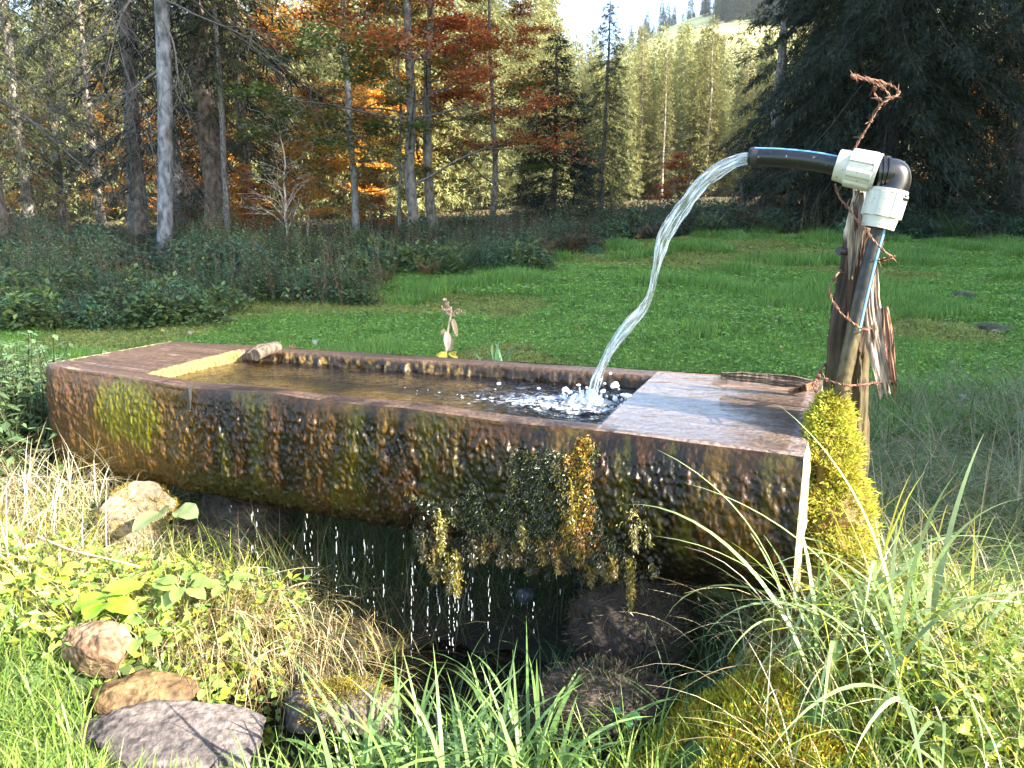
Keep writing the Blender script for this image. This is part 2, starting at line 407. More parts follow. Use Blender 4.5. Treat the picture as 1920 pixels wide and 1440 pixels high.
def scatter(name, pos, rot, scl, idx, sources, label, cat, kind='stuff'):
    """many small plants of a mass: points that carry rotation, scale and the number of the plant"""
    me = bpy.data.meshes.new(name); n = len(pos)
    me.vertices.add(n); me.vertices.foreach_set('co', np.asarray(pos, np.float32).ravel())
    for nm, typ, val, key in (('rot', 'FLOAT_VECTOR', rot, 'vector'), ('scl', 'FLOAT_VECTOR', scl, 'vector'), ('idx', 'INT', idx, 'value')):
        a = me.attributes.new(nm, typ, 'POINT')
        a.data.foreach_set(key, np.asarray(val, np.int32 if typ == 'INT' else np.float32).ravel())
    o = bpy.data.objects.new(name, me); COL.objects.link(o)
    coll = bpy.data.collections.new(name + '_plants')
    for k, s in enumerate(sources):
        s.name = '%s_plant_%02d' % (name, k); coll.objects.link(s)
    ng = bpy.data.node_groups.new(name, 'GeometryNodeTree')
    ng.interface.new_socket('Geometry', in_out='INPUT', socket_type='NodeSocketGeometry')
    ng.interface.new_socket('Geometry', in_out='OUTPUT', socket_type='NodeSocketGeometry')
    N = ng.nodes; Lk = ng.links.new
    gi = N.new('NodeGroupInput'); go = N.new('NodeGroupOutput')
    ip = N.new('GeometryNodeInstanceOnPoints'); ci = N.new('GeometryNodeCollectionInfo')
    ci.inputs['Collection'].default_value = coll; ci.inputs['Separate Children'].default_value = True; ci.inputs['Reset Children'].default_value = True
    def na(nm, dt):
        a = N.new('GeometryNodeInputNamedAttribute'); a.data_type = dt; a.inputs['Name'].default_value = nm; return a.outputs['Attribute']
    er = N.new('FunctionNodeEulerToRotation'); Lk(na('rot', 'FLOAT_VECTOR'), er.inputs[0])
    Lk(gi.outputs[0], ip.inputs['Points']); Lk(ci.outputs[0], ip.inputs['Instance'])
    ip.inputs['Pick Instance'].default_value = True
    Lk(na('idx', 'INT'), ip.inputs['Instance Index']); Lk(er.outputs[0], ip.inputs['Rotation']); Lk(na('scl', 'FLOAT_VECTOR'), ip.inputs['Scale'])
    Lk(ip.outputs[0], go.inputs[0])
    md = o.modifiers.new('scatter', 'NODES'); md.node_group = ng
    return tag(o, label, cat, kind=kind)

def make_spruce(seed, h=22, rad=3.6, bare=0.1, hang=0.6, dens=1.0, tr=0.22, col=((0.030, 0.050, 0.022), (0.022, 0.042, 0.024), (0.045, 0.062, 0.022)),
                bark=(0.13, 0.10, 0.085), dead=0.3, spray=0.36, gap=0.0, power=0.75, limb=(0.055, 0.045, 0.038)):
    """trunk with limbs and dead twigs (one mesh), crown of needle sprays (another)"""
    global rng
    rng = np.random.default_rng(seed)
    gt, gc = Geo(), Geo()
    n = 14; zz = np.linspace(0, h, n)
    bx = np.cumsum(rng.normal(0, 0.035, n)); by = np.cumsum(rng.normal(0, 0.035, n))
    path = np.stack((bx, by, zz), -1)
    rr = tr * (1 - zz / h) ** 0.8 + 0.015; rr[0] *= 1.35
    gt.tube(path, rr, 10, np.array(bark))
    def trunk_at(z):
        return np.stack((np.interp(z, zz, bx), np.interp(z, zz, by), z), -1)
    z = h * 0.03; SP = []; SD = []; SL = []; SC = []
    while z < h * 0.985:
        f = z / h
        nb = rng.integers(4, 7)
        a0 = rng.uniform(0, 6.28)
        for k in range(nb):
            zb = z + rng.uniform(-0.12, 0.12)
            a = a0 + k * 6.283 / nb + rng.normal(0, 0.25)
            alive = f > bare * rng.uniform(0.6, 1.4)
            if gap and rng.random() < gap: alive = False
            Lb = rad * (1 - f) ** power * rng.uniform(0.65, 1.15) + 0.25
            if not alive:
                if rng.random() > dead: continue
                Lb *= rng.uniform(0.3, 0.8)
            m = 6
            t = np.linspace(0, 1, m)
            el = 0.25 * (f - 0.4) - hang * 0.25
            drop = -hang * 0.55 * Lb * t ** 1.4 + 0.30 * Lb * hang * np.maximum(t - 0.55, 0) ** 1.2
            hd = np.array((math.cos(a), math.sin(a), 0)); sd = np.array((-math.sin(a), math.cos(a), 0))
            br = trunk_at(np.array([zb]))[0] + hd * (Lb * t)[:, None] + sd * (rng.normal(0, 0.08) * Lb * t ** 2)[:, None]
            br[:, 2] += drop + el * Lb * t
            gt.tube(br, np.linspace(0.020, 0.004, m) * (0.4 + Lb / 3.5) * (1 if alive else 0.6), 4, np.array(limb), cap=False)
            if not alive:
                for q in range(3):
                    tt = rng.uniform(0.2, 0.9); b0 = np.array([np.interp(tt, t, br[:, i]) for i in range(3)])
                    dd = norm(hd * 0.6 + sd * rng.choice((-1, 1)) * 0.7 + np.array((0, 0, rng.uniform(-0.5, 0.2))))
                    gt.tube(np.stack((b0, b0 + dd * 0.25 * Lb, b0 + dd * 0.45 * Lb + (0, 0, -0.1 * Lb))), (0.005, 0.004, 0.002), 3, np.array(limb) * 1.2, cap=False)
                continue
            ns = int(max(4, Lb * 20 * dens))
            tt = rng.uniform(0.08, 1.0, ns) ** 0.8
            b0 = np.stack([np.interp(tt, t, br[:, i]) for i in range(3)], -1)
            sg = rng.choice((-1, 1), ns)[:, None]
            spread = (rng.uniform(0.0, 0.38, ns) * Lb * (1.05 - tt) * 0.9)[:, None]
            off = (sd * sg + hd * 0.5) * spread
            off[:, 2] -= hang * 0.55 * spread[:, 0]
            SP.append(b0 + off)
            dd = hd * rng.uniform(0.3, 1.0, (ns, 1)) + sd * sg * rng.uniform(0.2, 1.0, (ns, 1))
            dd[:, 2] += rng.uniform(-1.6, -0.1, ns) * hang + 0.12
            SD.append(dd); SL.append(rng.uniform(0.5, 1.2, ns) * spray)
            cb = palette(ns, col, 0.3) * rng.uniform(0.8, 1.2)
            SC.append(cb)
        z += rng.uniform(0.26, 0.42) * (h / 22) ** 0.5
    p = np.concatenate(SP); d = norm(np.concatenate(SD)); L = np.concatenate(SL); cc = np.concatenate(SC)
    nn = len(p)
    # every spray is a small fan of three narrow blades
    for q in range(3):
        dq = norm(d + rng.normal(0, 0.38, (nn, 3)))
        leaves(gc, p + rng.normal(0, 0.05, (nn, 3)), dq, rand_dirs(nn) * 0.6 + (0, 0, 1), L * rng.uniform(0.6, 1.0, nn), L * rng.uniform(0.09, 0.17, nn), cc * rng.uniform(0.8, 1.2, (nn, 1)))
    return gt, gc

def grow(geo, p0, d0, L, r, depth, tips, col, kids=(3, 5), up=0.15, spread=0.8, flat=0.0, seg=5, rmin=0.004):
    """a limb and its side limbs; collects twig points for leaves"""
    pts = [np.array(p0, float)]; d = norm(np.array(d0, float))
    for i in range(seg):
        d = norm(d + rng.normal(0, 0.14, 3) + np.array((0, 0, up * 0.25)))
        if flat: d[2] *= (1 - flat * 0.4); d = norm(d)
        pts.append(pts[-1] + d * L / seg)
    pts = np.array(pts)
    geo.tube(pts, np.linspace(r, max(rmin, r * 0.35), seg + 1), 5 if r > 0.03 else 3, col, cap=False)
    if depth <= 0:
        tips.append(pts[1:]); return
    for k in range(rng.integers(kids[0], kids[1] + 1)):
        f = rng.uniform(0.3, 1.0); i = f * seg; i0 = min(int(i), seg - 1)
        b = pts[i0] + (pts[i0 + 1] - pts[i0]) * (i - i0)
        dd = norm(pts[i0 + 1] - pts[i0]); s = norm(np.cross(dd, rand_dirs(1)[0]))
        if flat: s = norm(s * (1, 1, 1 - flat))
        grow(geo, b, norm(dd + s * spread), L * rng.uniform(0.45, 0.7), max(rmin, r * 0.5), depth - 1, tips, col, kids, up, spread, flat, seg, rmin)
    tips.append(pts[-2:])

def make_broadleaf(seed, h=12, tr=0.14, low=0.25, limbs=22, reach=3.2, nleaf=22, leaf=0.085, colf=None, bark=(0.20, 0.19, 0.17), lean=(0, 0), fork=0, depth=2, shed=0.0, rise=(0.05, 0.7), lr=0.28):
    global rng
    rng = np.random.default_rng(seed)
    gt, gc = Geo(), Geo(); tips = []
    n = 12; zz = np.linspace(0, h, n)
    path = np.stack((np.cumsum(rng.normal(0, 0.05, n)) + lean[0] * zz, np.cumsum(rng.normal(0, 0.05, n)) + lean[1] * zz, zz), -1); path[0, :2] = 0
    rr = tr * (1 - 0.85 * zz / h); rr[0] *= 1.3
    gt.tube(path, rr, 9, np.array(bark))
    for k in range(limbs):
        f = low + (1 - low) * (k + rng.random()) / limbs
        b = np.array([np.interp(f * h, zz, path[:, i]) for i in range(3)])
        a = k * 2.4 + rng.normal(0, 0.3)
        L = reach * (1 - 0.65 * (f - low) / (1 - low)) * rng.uniform(0.6, 1.1)
        grow(gt, b, (math.cos(a), math.sin(a), rng.uniform(*rise)), L, tr * lr * (1.1 - f), depth, tips, np.array(bark) * 0.8, (3, 4), 0.1, 0.85, 0.6)
    tp = np.concatenate(tips)
    if nleaf:
        keep = rng.random(len(tp)) > shed
        tp = tp[keep]
        p = np.repeat(tp, nleaf, 0); m = len(p)
        p = p + rng.normal(0, 1, (m, 3)) * (0.17, 0.17, 0.05)
        d = rand_dirs(m) * (1, 1, 0.4)
        col = colf(p, m)
        leaves(gc, p, d, rand_dirs(m) * 0.7 + (0, 0, 1), leaf * rng.uniform(0.7, 1.2, m), leaf * 0.7, col)
    return gt, gc

def link_tree(name, src, x, y, rz, s, label, cat, group=None, z=None, lean=(0, 0)):
    """a tree: Empty at its foot with the trunk and the crown as its parts; copies share the meshes"""
    zz = float(height(np.array([x]), np.array([y]))[0]) - 0.05 if z is None else z
    t = thing(name, (x, y, zz), label, cat, group)
    t.rotation_euler = (lean[0], lean[1], rz); t.scale = (s, s, s) if np.ndim(s) == 0 else s
    for o, nm in zip(src, ('trunk', 'crown')):
        if o is None: continue
        c = o.copy(); c.name = nm; COL.objects.link(c); c.parent = t
    return t
def src(gt, gc, leafmat):
    a = gt.build('trunk', M['bark'], link=False)
    b = gc.build('crown', leafmat, link=False, smooth_=False) if gc.V else None
    return (a, b)

# ------------------------------------------------------------------ tree kinds
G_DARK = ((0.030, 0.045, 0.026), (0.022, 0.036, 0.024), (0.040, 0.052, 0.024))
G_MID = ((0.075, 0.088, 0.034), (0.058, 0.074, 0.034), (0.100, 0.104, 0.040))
G_LIT = ((0.20, 0.19, 0.065), (0.16, 0.16, 0.055), (0.25, 0.22, 0.08))  # needle colours brightened to carry the sunlight
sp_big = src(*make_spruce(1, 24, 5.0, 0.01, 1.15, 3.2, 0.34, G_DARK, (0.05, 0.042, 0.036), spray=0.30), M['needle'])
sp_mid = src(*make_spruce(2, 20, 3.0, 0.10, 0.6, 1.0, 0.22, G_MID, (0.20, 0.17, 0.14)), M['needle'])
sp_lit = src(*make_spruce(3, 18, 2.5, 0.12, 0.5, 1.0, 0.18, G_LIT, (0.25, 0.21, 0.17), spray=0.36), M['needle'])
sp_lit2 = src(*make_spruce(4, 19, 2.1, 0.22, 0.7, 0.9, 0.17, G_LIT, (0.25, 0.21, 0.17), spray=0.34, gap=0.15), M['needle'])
sp_fir = src(*make_spruce(5, 9, 2.5, 0.03, 0.35, 1.5, 0.12, ((0.018, 0.034, 0.026), (0.022, 0.040, 0.030)), spray=0.30, power=0.9), M['needle'])
sp_old = src(*make_spruce(6, 22, 3.6, 0.16, 0.9, 1.0, 0.30, G_DARK + ((0.075, 0.065, 0.035),), (0.15, 0.115, 0.09), dead=0.8, gap=0.25), M['needle'])
sp_bare = src(*make_spruce(8, 21, 3.0, 0.42, 0.7, 0.8, 0.20, G_MID, (0.16, 0.15, 0.14), dead=0.4, gap=0.3), M['needle'])
sp_twig = src(*make_spruce(10, 21, 3.8, 0.20, 1.0, 0.9, 0.19, ((0.045, 0.052, 0.042), (0.036, 0.046, 0.036), (0.06, 0.06, 0.05)), (0.12, 0.105, 0.095), dead=1.0, gap=0.35, limb=(0.10, 0.09, 0.085), spray=0.26), M['needle'])
sp_snag = src(*make_spruce(9, 20, 2.4, 0.2, 0.4, 0.7, 0.20, G_MID, (0.30, 0.27, 0.23), dead=0.8, gap=0.55, limb=(0.16, 0.14, 0.12)), M['needle'])

GREEN = ((0.085, 0.125, 0.020), (0.13, 0.15, 0.022), (0.060, 0.098, 0.020))
RED = ((0.40, 0.110, 0.026), (0.32, 0.070, 0.024), (0.46, 0.17, 0.030), (0.20, 0.05, 0.022))
GOLD = ((0.58, 0.27, 0.035), (0.62, 0.34, 0.05), (0.52, 0.19, 0.03))  # autumn golds brightened for the sun on the leaves
def col_beech(p, m):
    f = smooth((p[:, 2] - 2.6 + 1.1 * fbm(p, 0.45, 5) + 0.35 * p[:, 0]) / 1.8)
    k = rng.random(m) < f
    a = palette(m, GREEN, 0.3); b = palette(m, RED, 0.3); gold = palette(m, GOLD, 0.3) * 0.7
    b = np.where((fbm(p, 0.7, 9) > 0.25)[:, None], gold, b)
    return np.where(k[:, None], b, a)
def col_yg(p, m):
    a = palette(m, GREEN, 0.3); b = palette(m, GOLD, 0.3) * 0.8
    return np.where((rng.random(m) < 0.25 + 0.2 * fbm(p, 0.6, 3))[:, None], b, a)
def col_gold(p, m): return palette(m, GOLD, 0.35)
def col_rust(p, m): return palette(m, RED + GOLD[:1], 0.35)
be_main = src(*make_broadleaf(21, 11, 0.15, 0.14, 30, 3.3, 14, 0.095, col_beech, (0.15, 0.14, 0.125), fork=1), M['beech'])
be_two = src(*make_broadleaf(22, 12, 0.14, 0.16, 26, 2.8, 12, 0.095, col_beech, (0.17, 0.16, 0.14)), M['beech'])
be_slim = src(*make_broadleaf(23, 12, 0.11, 0.10, 24, 2.0, 9, 0.09, col_yg, (0.19, 0.185, 0.175), shed=0.25), M['beech'])
be_gold = src(*make_broadleaf(24, 9, 0.09, 0.15, 24, 2.2, 10, 0.10, col_gold, (0.3, 0.27, 0.22)), M['beech'])
be_rust = src(*make_broadleaf(25, 3.0, 0.035, 0.1, 14, 1.1, 20, 0.08, col_rust, (0.25, 0.2, 0.16), depth=1), M['beech'])
sap_gold = src(*make_broadleaf(26, 5.0, 0.04, 0.12, 26, 1.3, 26, 0.08, col_gold, (0.42, 0.36, 0.28), depth=1, rise=(0.8, 1.6), lr=0.4), M['beech'])
sap_bare = src(*make_broadleaf(27, 3.6, 0.035, 0.15, 34, 1.3, 0, 0.08, col_gold, (0.62, 0.54, 0.46), depth=1, rise=(1.0, 2.0), lr=0.5), M['beech'])
shrub_bare = src(*make_broadleaf(28, 3.0, 0.03, 0.05, 22, 1.5, 0, 0.08, col_gold, (0.15, 0.11, 0.09), depth=2), M['beech'])

def at(u, y):
    """world x for a photo column at depth y, near the horizon row"""
    return (u - 960) / 1440 * y / 1.02

# ------------------------------------------------------------------ the trees one can tell apart
SRC_H = {}
def T(name, s, u, y, rz, sca, label, cat='tree', group=None, vtop=None, **kw):
    if vtop is not None:      # the height read off the photo
        hh = max(c.co.z for c in s[0].data.vertices)
        x = at(u, y); sca = (P(u, vtop, y)[2] - float(height(np.array([x]), np.array([y]))[0])) / hh
        sca = (max(sca, 0.42) * (1.15 if s is sp_fir else 1.0),) * 2 + (sca,)
    return link_tree(name, s, at(u, y), y, rz, sca, label, cat, group, **kw)
T('spruce_tree', sp_twig, 4, 17.5, 0.5, 0.95, 'grey brown conifer trunk cut by the left edge of the photo', lean=(0, 0.0))
T('spruce_tree', sp_twig, 262, 20, 2.1, 0.85, 'grey conifer trunk with dark scars just left of the pale lichen trunk', lean=(0, -0.035))
T('spruce_tree', sp_bare, 247, 21.5, 4.1, 0.72, 'thin pale trunk close behind the scarred grey conifer trunk', lean=(0, -0.02))
T('spruce_tree', sp_old, 405, 20.5, 1.0, 0.95, 'thick brown conifer trunk with dense dead twigs, right of the pale lichen trunk')
T('spruce_tree', sp_bare, 424, 19.5, 3.3, (0.42, 0.42, 0.5), 'very thin brown conifer stem in front of the thick brown trunk')
T('spruce_tree', sp_twig, 118, 31, 2.2, (0.8, 0.8, 0.9), 'shaded twiggy conifer filling the gap between the left edge and the grey trunks')
T('spruce_tree', sp_mid, 60, 29, 0.2, 0.9, 'conifer glowing yellow green behind the trunk at the left edge')
T('spruce_tree', sp_lit2, 190, 36, 2.2, 1.0, 'sunlit pale conifer seen through the gap left of the grey trunks')
T('spruce_tree', sp_twig, 345, 27, 5.2, 0.85, 'dark conifer directly behind the pale lichen trunk')
T('spruce_tree', sp_mid, 470, 28, 1.2, 0.95, 'dark green conifer behind the bare white sapling')
T('beech_tree', be_gold, 545, 30, 0.0, 1.35, 'golden orange beech high behind the bare white sapling')
T('beech_tree', be_gold, 60, 31, 2.0, 0.6, 'low golden beech glowing behind the left edge trunk')
T('beech_tree', be_gold, 280, 33, 3.1, 0.55, 'low orange beech glowing between the grey trunk and the pale trunk')
T('beech_sapling', sap_bare, 527, 19.5, 0.4, 0.95, 'leafless white barked sapling beside the orange saplings', 'sapling')
T('beech_sapling', sap_gold, 585, 21, 1.4, 0.78, 'slim sapling with glowing orange leaves right of the bare white sapling', 'sapling')
T('beech_sapling', be_rust, 480, 20.5, 2.4, 0.6, 'low rust red sapling at the foot of the bare white sapling', 'sapling')
T('beech_tree', be_slim, 667, 19.5, 0.6, 0.9, 'slim grey tree with yellow green leaves left of the big autumn beech')
T('beech_tree', be_main, 765, 19, 0.3, 1.0, 'big autumn beech with orange red upper leaves and green lower leaves', lean=(0, 0.02))
T('beech_tree', be_two, 815, 20.5, 2.0, 1.0, 'second dark beech trunk close right of the big autumn beech')
T('beech_tree', be_slim, 752, 20, 2.9, (0.5, 0.5, 0.6), 'thin dark stem close left of the big autumn beech')
T('beech_tree', be_two, 915, 23, 4.0, 0.72, 'rusty beech leaning its red leaves over the dark fir')
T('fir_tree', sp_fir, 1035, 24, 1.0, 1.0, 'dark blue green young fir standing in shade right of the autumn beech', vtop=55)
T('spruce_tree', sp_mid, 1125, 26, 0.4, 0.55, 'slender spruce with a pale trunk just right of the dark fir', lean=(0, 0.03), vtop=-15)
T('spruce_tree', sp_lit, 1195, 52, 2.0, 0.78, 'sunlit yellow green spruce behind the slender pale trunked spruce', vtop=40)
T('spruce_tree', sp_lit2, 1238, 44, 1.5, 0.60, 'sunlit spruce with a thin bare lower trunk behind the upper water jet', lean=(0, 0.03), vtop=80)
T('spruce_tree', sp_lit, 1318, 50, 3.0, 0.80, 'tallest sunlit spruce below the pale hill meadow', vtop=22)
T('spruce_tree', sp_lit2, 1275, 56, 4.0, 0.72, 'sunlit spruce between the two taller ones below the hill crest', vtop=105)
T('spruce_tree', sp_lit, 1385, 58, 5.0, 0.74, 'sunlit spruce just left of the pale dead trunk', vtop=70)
T('spruce_tree', sp_snag, 1437, 27, 0.2, 0.85, 'half bare conifer with a pale trunk left of the big dark spruce', lean=(0, 0.035))
T('spruce_tree', sp_big, 1645, 22.5, 0.7, 0.95, 'huge dark drooping spruce behind the black pipe elbow')
T('spruce_tree', sp_big, 1555, 27.5, 1.9, 0.8, 'dark drooping spruce left behind the huge one, beyond the black pipe')
T('spruce_tree', sp_big, 1765, 27, 2.7, 0.95, 'dark drooping spruce right behind the huge one')
T('spruce_tree', sp_old, 1900, 22, 4.0, 0.95, 'dark ragged conifer with open branches at the right edge')
T('beech_tree', be_gold, 1880, 28, 1.0, 0.75, 'orange beech glowing low behind the dark conifers at the right edge')
T('beech_tree', be_gold, 1800, 32, 2.0, 0.6, 'small orange beech seen between the dark spruce and the right edge')
T('leafless_shrub', shrub_bare, 1290, 25, 0.0, 1.0, 'leafless brown shrub in front of the sunlit spruces', 'shrub')
T('leafless_shrub', shrub_bare, 1385, 24, 2.0, 0.9, 'leafless grey shrub left of the black pipe end', 'shrub')
T('leafless_shrub', shrub_bare, 1470, 23, 4.0, 0.8, 'leafless dark shrub at the foot of the huge dark spruce', 'shrub')
T('leafless_shrub', shrub_bare, 900, 20.5, 1.0, 0.6, 'leafless twiggy shrub between the autumn beech and the dark fir', 'shrub')
T('beech_sapling', be_rust, 1265, 27, 1.0, 0.8, 'rusty orange sapling low among the sunlit spruces', 'sapling')
T('beech_sapling', be_rust, 700, 21, 1.0, 0.7, 'rusty sapling between the slim grey tree and the big beech', 'sapling')
T('beech_sapling', sap_gold, 455, 23, 2.0, 0.45, 'small yellow sapling behind the thin brown stem', 'sapling')

# the pale trunk with lichen and long bare limbs, nearest tree on the left
def lichen_tree():
    global rng
    rng = np.random.default_rng(31)
    y = 16.0; x = at(301, y); z = float(height(np.array([x]), np.array([y]))[0]) - 0.1
    t = thing('spruce_tree', (x, y, z), 'pale grey lichen covered trunk with long bare limbs, nearest on the left', 'tree')
    gt = Geo(); n = 40
    zz = np.linspace(0, 13, n)
    path = np.stack((0.075 * zz + 0.05 * np.sin(zz * 0.55), 0.05 * np.sin(zz * 0.4), zz), -1)
    sides = 14; th = np.linspace(0, 2 * math.pi, sides, endpoint=False)
    rr = 0.155 - 0.0045 * zz; rr[0] *= 1.25; rr[1] *= 1.08
    ring = path[:, None] + np.stack((np.cos(th)[None] * rr[:, None], np.sin(th)[None] * rr[:, None], 0 * rr[:, None] * th[None]), -1)
    ns = fbm(ring, 6, 4); n2 = noise(ring * (1, 1, 2.5), 5, 8)
    col = np.array((0.15, 0.155, 0.165))[None, None] * (1 + 0.35 * ns[..., None])
    col = np.where((n2 > 0.42)[..., None], np.array((0.05, 0.045, 0.04)), col)
    gt.grid(ring * 1.0, col, closed_u=True)
    tr = gt.build('trunk', M['bark'], t)
    for (zb, a, L, el) in ((5.2, -0.2, 2.6, -0.35), (5.6, 0.5, 2.9, -0.45), (4.9, -0.6, 1.6, -0.5), (6.0, 3.0, 2.8, -0.3), (5.5, 3.6, 2.4, -0.3), (6.3, 2.6, 3.0, -0.25), (3.9, 3.3, 1.3, -0.5), (2.4, 0.1, 0.7, -0.5), (6.6, -0.1, 2.5, -0.4)):
        gl = Geo(); b = np.array((0.075 * zb, 0, zb)); tips = []
        grow(gl, b, (math.cos(a), math.sin(a), el), L, 0.026, 2, tips, np.array((0.11, 0.10, 0.09)), (3, 4), -0.5, 0.9, 0.2, 7, 0.005)
        gl.build('limb', M['twig'], t)
    gc = Geo(); m = 9000
    zc = rng.uniform(6.2, 13, m); a = rng.uniform(0, 6.28, m); r_ = rng.uniform(0.3, 3.2, m) * (1 - (zc - 6) / 12)
    p = np.stack((r_ * np.cos(a), r_ * np.sin(a), zc - 0.25 * r_), -1); p = p[fbm(p, 0.9, 3) > 0.0]
    m = len(p); d = rand_dirs(m) + (0, 0, -0.7)
    leaves(gc, p, d, rand_dirs(m), rng.uniform(0.15, 0.4, m), 0.06, palette(m, G_DARK, 0.3))
    gc.build('crown', M['needle'], t, smooth_=False)
lichen_tree()

# conifers out to the right of the view: they keep the sun off the meadow
k = 0
ax = np.array((math.cos(SUN_AZ), math.sin(SUN_AZ))); pn = np.array((-math.sin(SUN_AZ), math.cos(SUN_AZ)))
for dist, off, s, kind in ((14, 5.8, 0.95, 0), (18, 6.3, 1.0, 0), (22, 6.2, 1.15, 0), (16, 8.6, 1.1, 0), (21, 9.6, 1.18, 0), (15, 12, 1.15, 0), (20, 13, 1.18, 0), (22, 16.5, 1.1, 0),
                           (16, 19, 1.2, 0), (21, 20, 1.2, 0), (17, 23, 1.25, 0), (22, 24.5, 1.18, 1), (18, 28, 1.25, 0), (27, 11.5, 1.2, 1), (28, 15, 1.2, 0), (28, 18.5, 1.2, 0), (29, 22.5, 1.18, 1)):
    q = ax * dist + pn * off
    link_tree('spruce_tree', (sp_big, sp_old)[kind], q[0], q[1], k * 1.3, s, 'tall conifer in the row right of the view that shades the meadow', 'tree', 'conifers beyond the right edge of the photo'); k += 1

# the far wood that reads as one mass, and the trees on the hill crest
rng = np.random.default_rng(41)
G_FAR = ((0.23, 0.245, 0.10), (0.18, 0.205, 0.085), (0.28, 0.27, 0.11))  # needle colours raised for the sun on the far wood
lowA = make_spruce(51, 17, 2.3, 0.05, 0.6, 0.45, 0.18, G_FAR, (0.25, 0.2, 0.17), spray=0.55)
lowB = make_spruce(52, 17, 2.4, 0.05, 0.6, 0.45, 0.18, G_FAR + G_LIT, (0.2, 0.17, 0.14), spray=0.55)
def merged(gt, gc):
    o = gc.build('conifer', M['needle'], link=False, smooth_=False); return o
def goldcrown():
    a, b = make_broadleaf(54, 10, 0.12, 0.08, 26, 3.0, 7, 0.20, col_gold, (0.35, 0.3, 0.24)); return b.build('conifer', M['beech'], link=False, smooth_=False)
rng = np.random.default_rng(42)
N = 900
y = rng.uniform(42, 125, N); x = rng.uniform(-0.75, 0.75, N) * y
u = 960 + 1440 * x / y
x, y = x[y > 46], y[y > 46]; u = 960 + 1440 * x / y
hz = height(x, y)
gd = (u < 760) & (rng.random(len(x)) < np.where(u < 420, 0.45, 0.22)) | (u > 1760) & (rng.random(len(x)) < 0.5)
lo = np.where((u > 1030) & (u < 1500), rng.uniform(15, 170, len(x)), np.where(u < 620, rng.uniform(-140, 130, len(x)), rng.uniform(-160, 100, len(x))))
s = (np.array([P(a, b, c)[2] for a, b, c in zip(u, lo, y)]) - hz) / 17.5
s = np.where(gd, rng.uniform(0.5, 1.1, len(x)), s)
ok = (s > 0.3) & ~((u > 1600) & (u < 1800)); x, y, gd, s, hz = x[ok], y[ok], gd[ok], np.clip(s[ok], 0, 1.5), hz[ok]
pos = np.stack((x, y, hz - 0.2), -1)
scatter('forest', pos, np.stack((0 * x, 0 * x, rng.uniform(0, 6.28, len(x))), -1), np.stack((s, s, s), -1), np.where(gd, 2, rng.integers(0, 2, len(x))),
        [merged(*lowA), merged(*lowB), goldcrown()], 'mass of far conifers filling the background behind the forest edge', 'forest')
rng = np.random.default_rng(43)
N = 330
x = rng.uniform(60, 260, N); y = rng.uniform(420, 560, N)
crest = (noise(np.stack((x, y, 0 * x), -1), 0.018, 5) > 0.05) | (x > 165)
x = np.concatenate((x, rng.uniform(92, 175, 150))); y = np.concatenate((y, rng.uniform(330, 420, 150))); crest = np.concatenate((crest, np.ones(150, bool)))
x, y = x[crest], y[crest]; s = rng.uniform(0.7, 1.2, len(x))
scatter('hill_forest', np.stack((x, y, height(x, y) - 0.3), -1), np.stack((0 * x, 0 * x, rng.uniform(0, 6.28, len(x))), -1), np.stack((s, s, s), -1), np.zeros(len(x)),
        [merged(*make_spruce(53, 17, 2.8, 0.02, 0.5, 0.3, 0.2, G_DARK, spray=0.9))], 'far dark conifers along the crest of the pale hill', 'forest')

# ------------------------------------------------------------------ meadow and undergrowth
def tuft(seed, n, r, h, wd, cols, tips, lean=0.35, bend=0.7, broad=0):
    global rng
    rng = np.random.default_rng(seed)
    g = Geo(); a = rng.uniform(0, 6.28, n); q = r * np.sqrt(rng.random(n))
    b = np.stack((q * np.cos(a), q * np.sin(a), np.full(n, -0.01)), -1)
    cb = palette(n, cols, 0.3)
    blades(g, b, rng.uniform(0, 6.28, n), rng.uniform(0.5, 1.2, n) * h, wd * rng.uniform(0.7, 1.3, n), rng.uniform(0, lean, n), rng.uniform(0.1, bend, n), cb * 0.9, cb * np.array(tips), 3)
    if broad:
        a = rng.uniform(0, 6.28, broad); q = r * np.sqrt(rng.random(broad))
        b = np.stack((q * np.cos(a), q * np.sin(a), rng.uniform(0.01, h * 0.6, broad)), -1)
        leaves(g, b, rand_dirs(broad) * (1, 1, 0.4), np.tile((0, 0, 1.0), (broad, 1)) + rand_dirs(broad) * 0.4, 0.035, 0.028, palette(broad, cols, 0.3))
    return g.build('tuft', M['meadow'], link=False, smooth_=False)
MG = ((0.090, 0.195, 0.036), (0.115, 0.215, 0.034), (0.14, 0.22, 0.045), (0.070, 0.165, 0.036))
tufts = [tuft(61, 70, 0.13, 0.055, 0.006, MG, (1.1, 1.1, 1.0), broad=16), tuft(62, 60, 0.13, 0.07, 0.006, MG, (1.3, 1.1, 0.9), broad=8),
         tuft(63, 70, 0.13, 0.045, 0.007, ((0.17, 0.21, 0.045), (0.13, 0.19, 0.04), (0.20, 0.19, 0.07)), (1.3, 1.1, 1.0), broad=10),
         tuft(64, 50, 0.12, 0.13, 0.006, MG, (1.2, 1.1, 1.0), 0.5, 1.0)]
rng = np.random.default_rng(65)
N = 52000
d = 3.2 + 24 * rng.random(N) ** 1.15; x = d * rng.uniform(-0.85, 0.85, N); y = d
ok = (y > 3.3) & ~((y < 4.2) & (x > 0.6))
x, y = x[ok], y[ok]
edge = 20.0 + 1.5 * noise(np.stack((x, y, 0 * x), -1), 0.3, 4) - 6.5 * smooth((-x - 1.0) / 5.0)
ok = y < edge; x, y = x[ok], y[ok]
pz = np.stack((x, y, 0 * x), -1)
patch = fbm(pz, 0.8, 8)
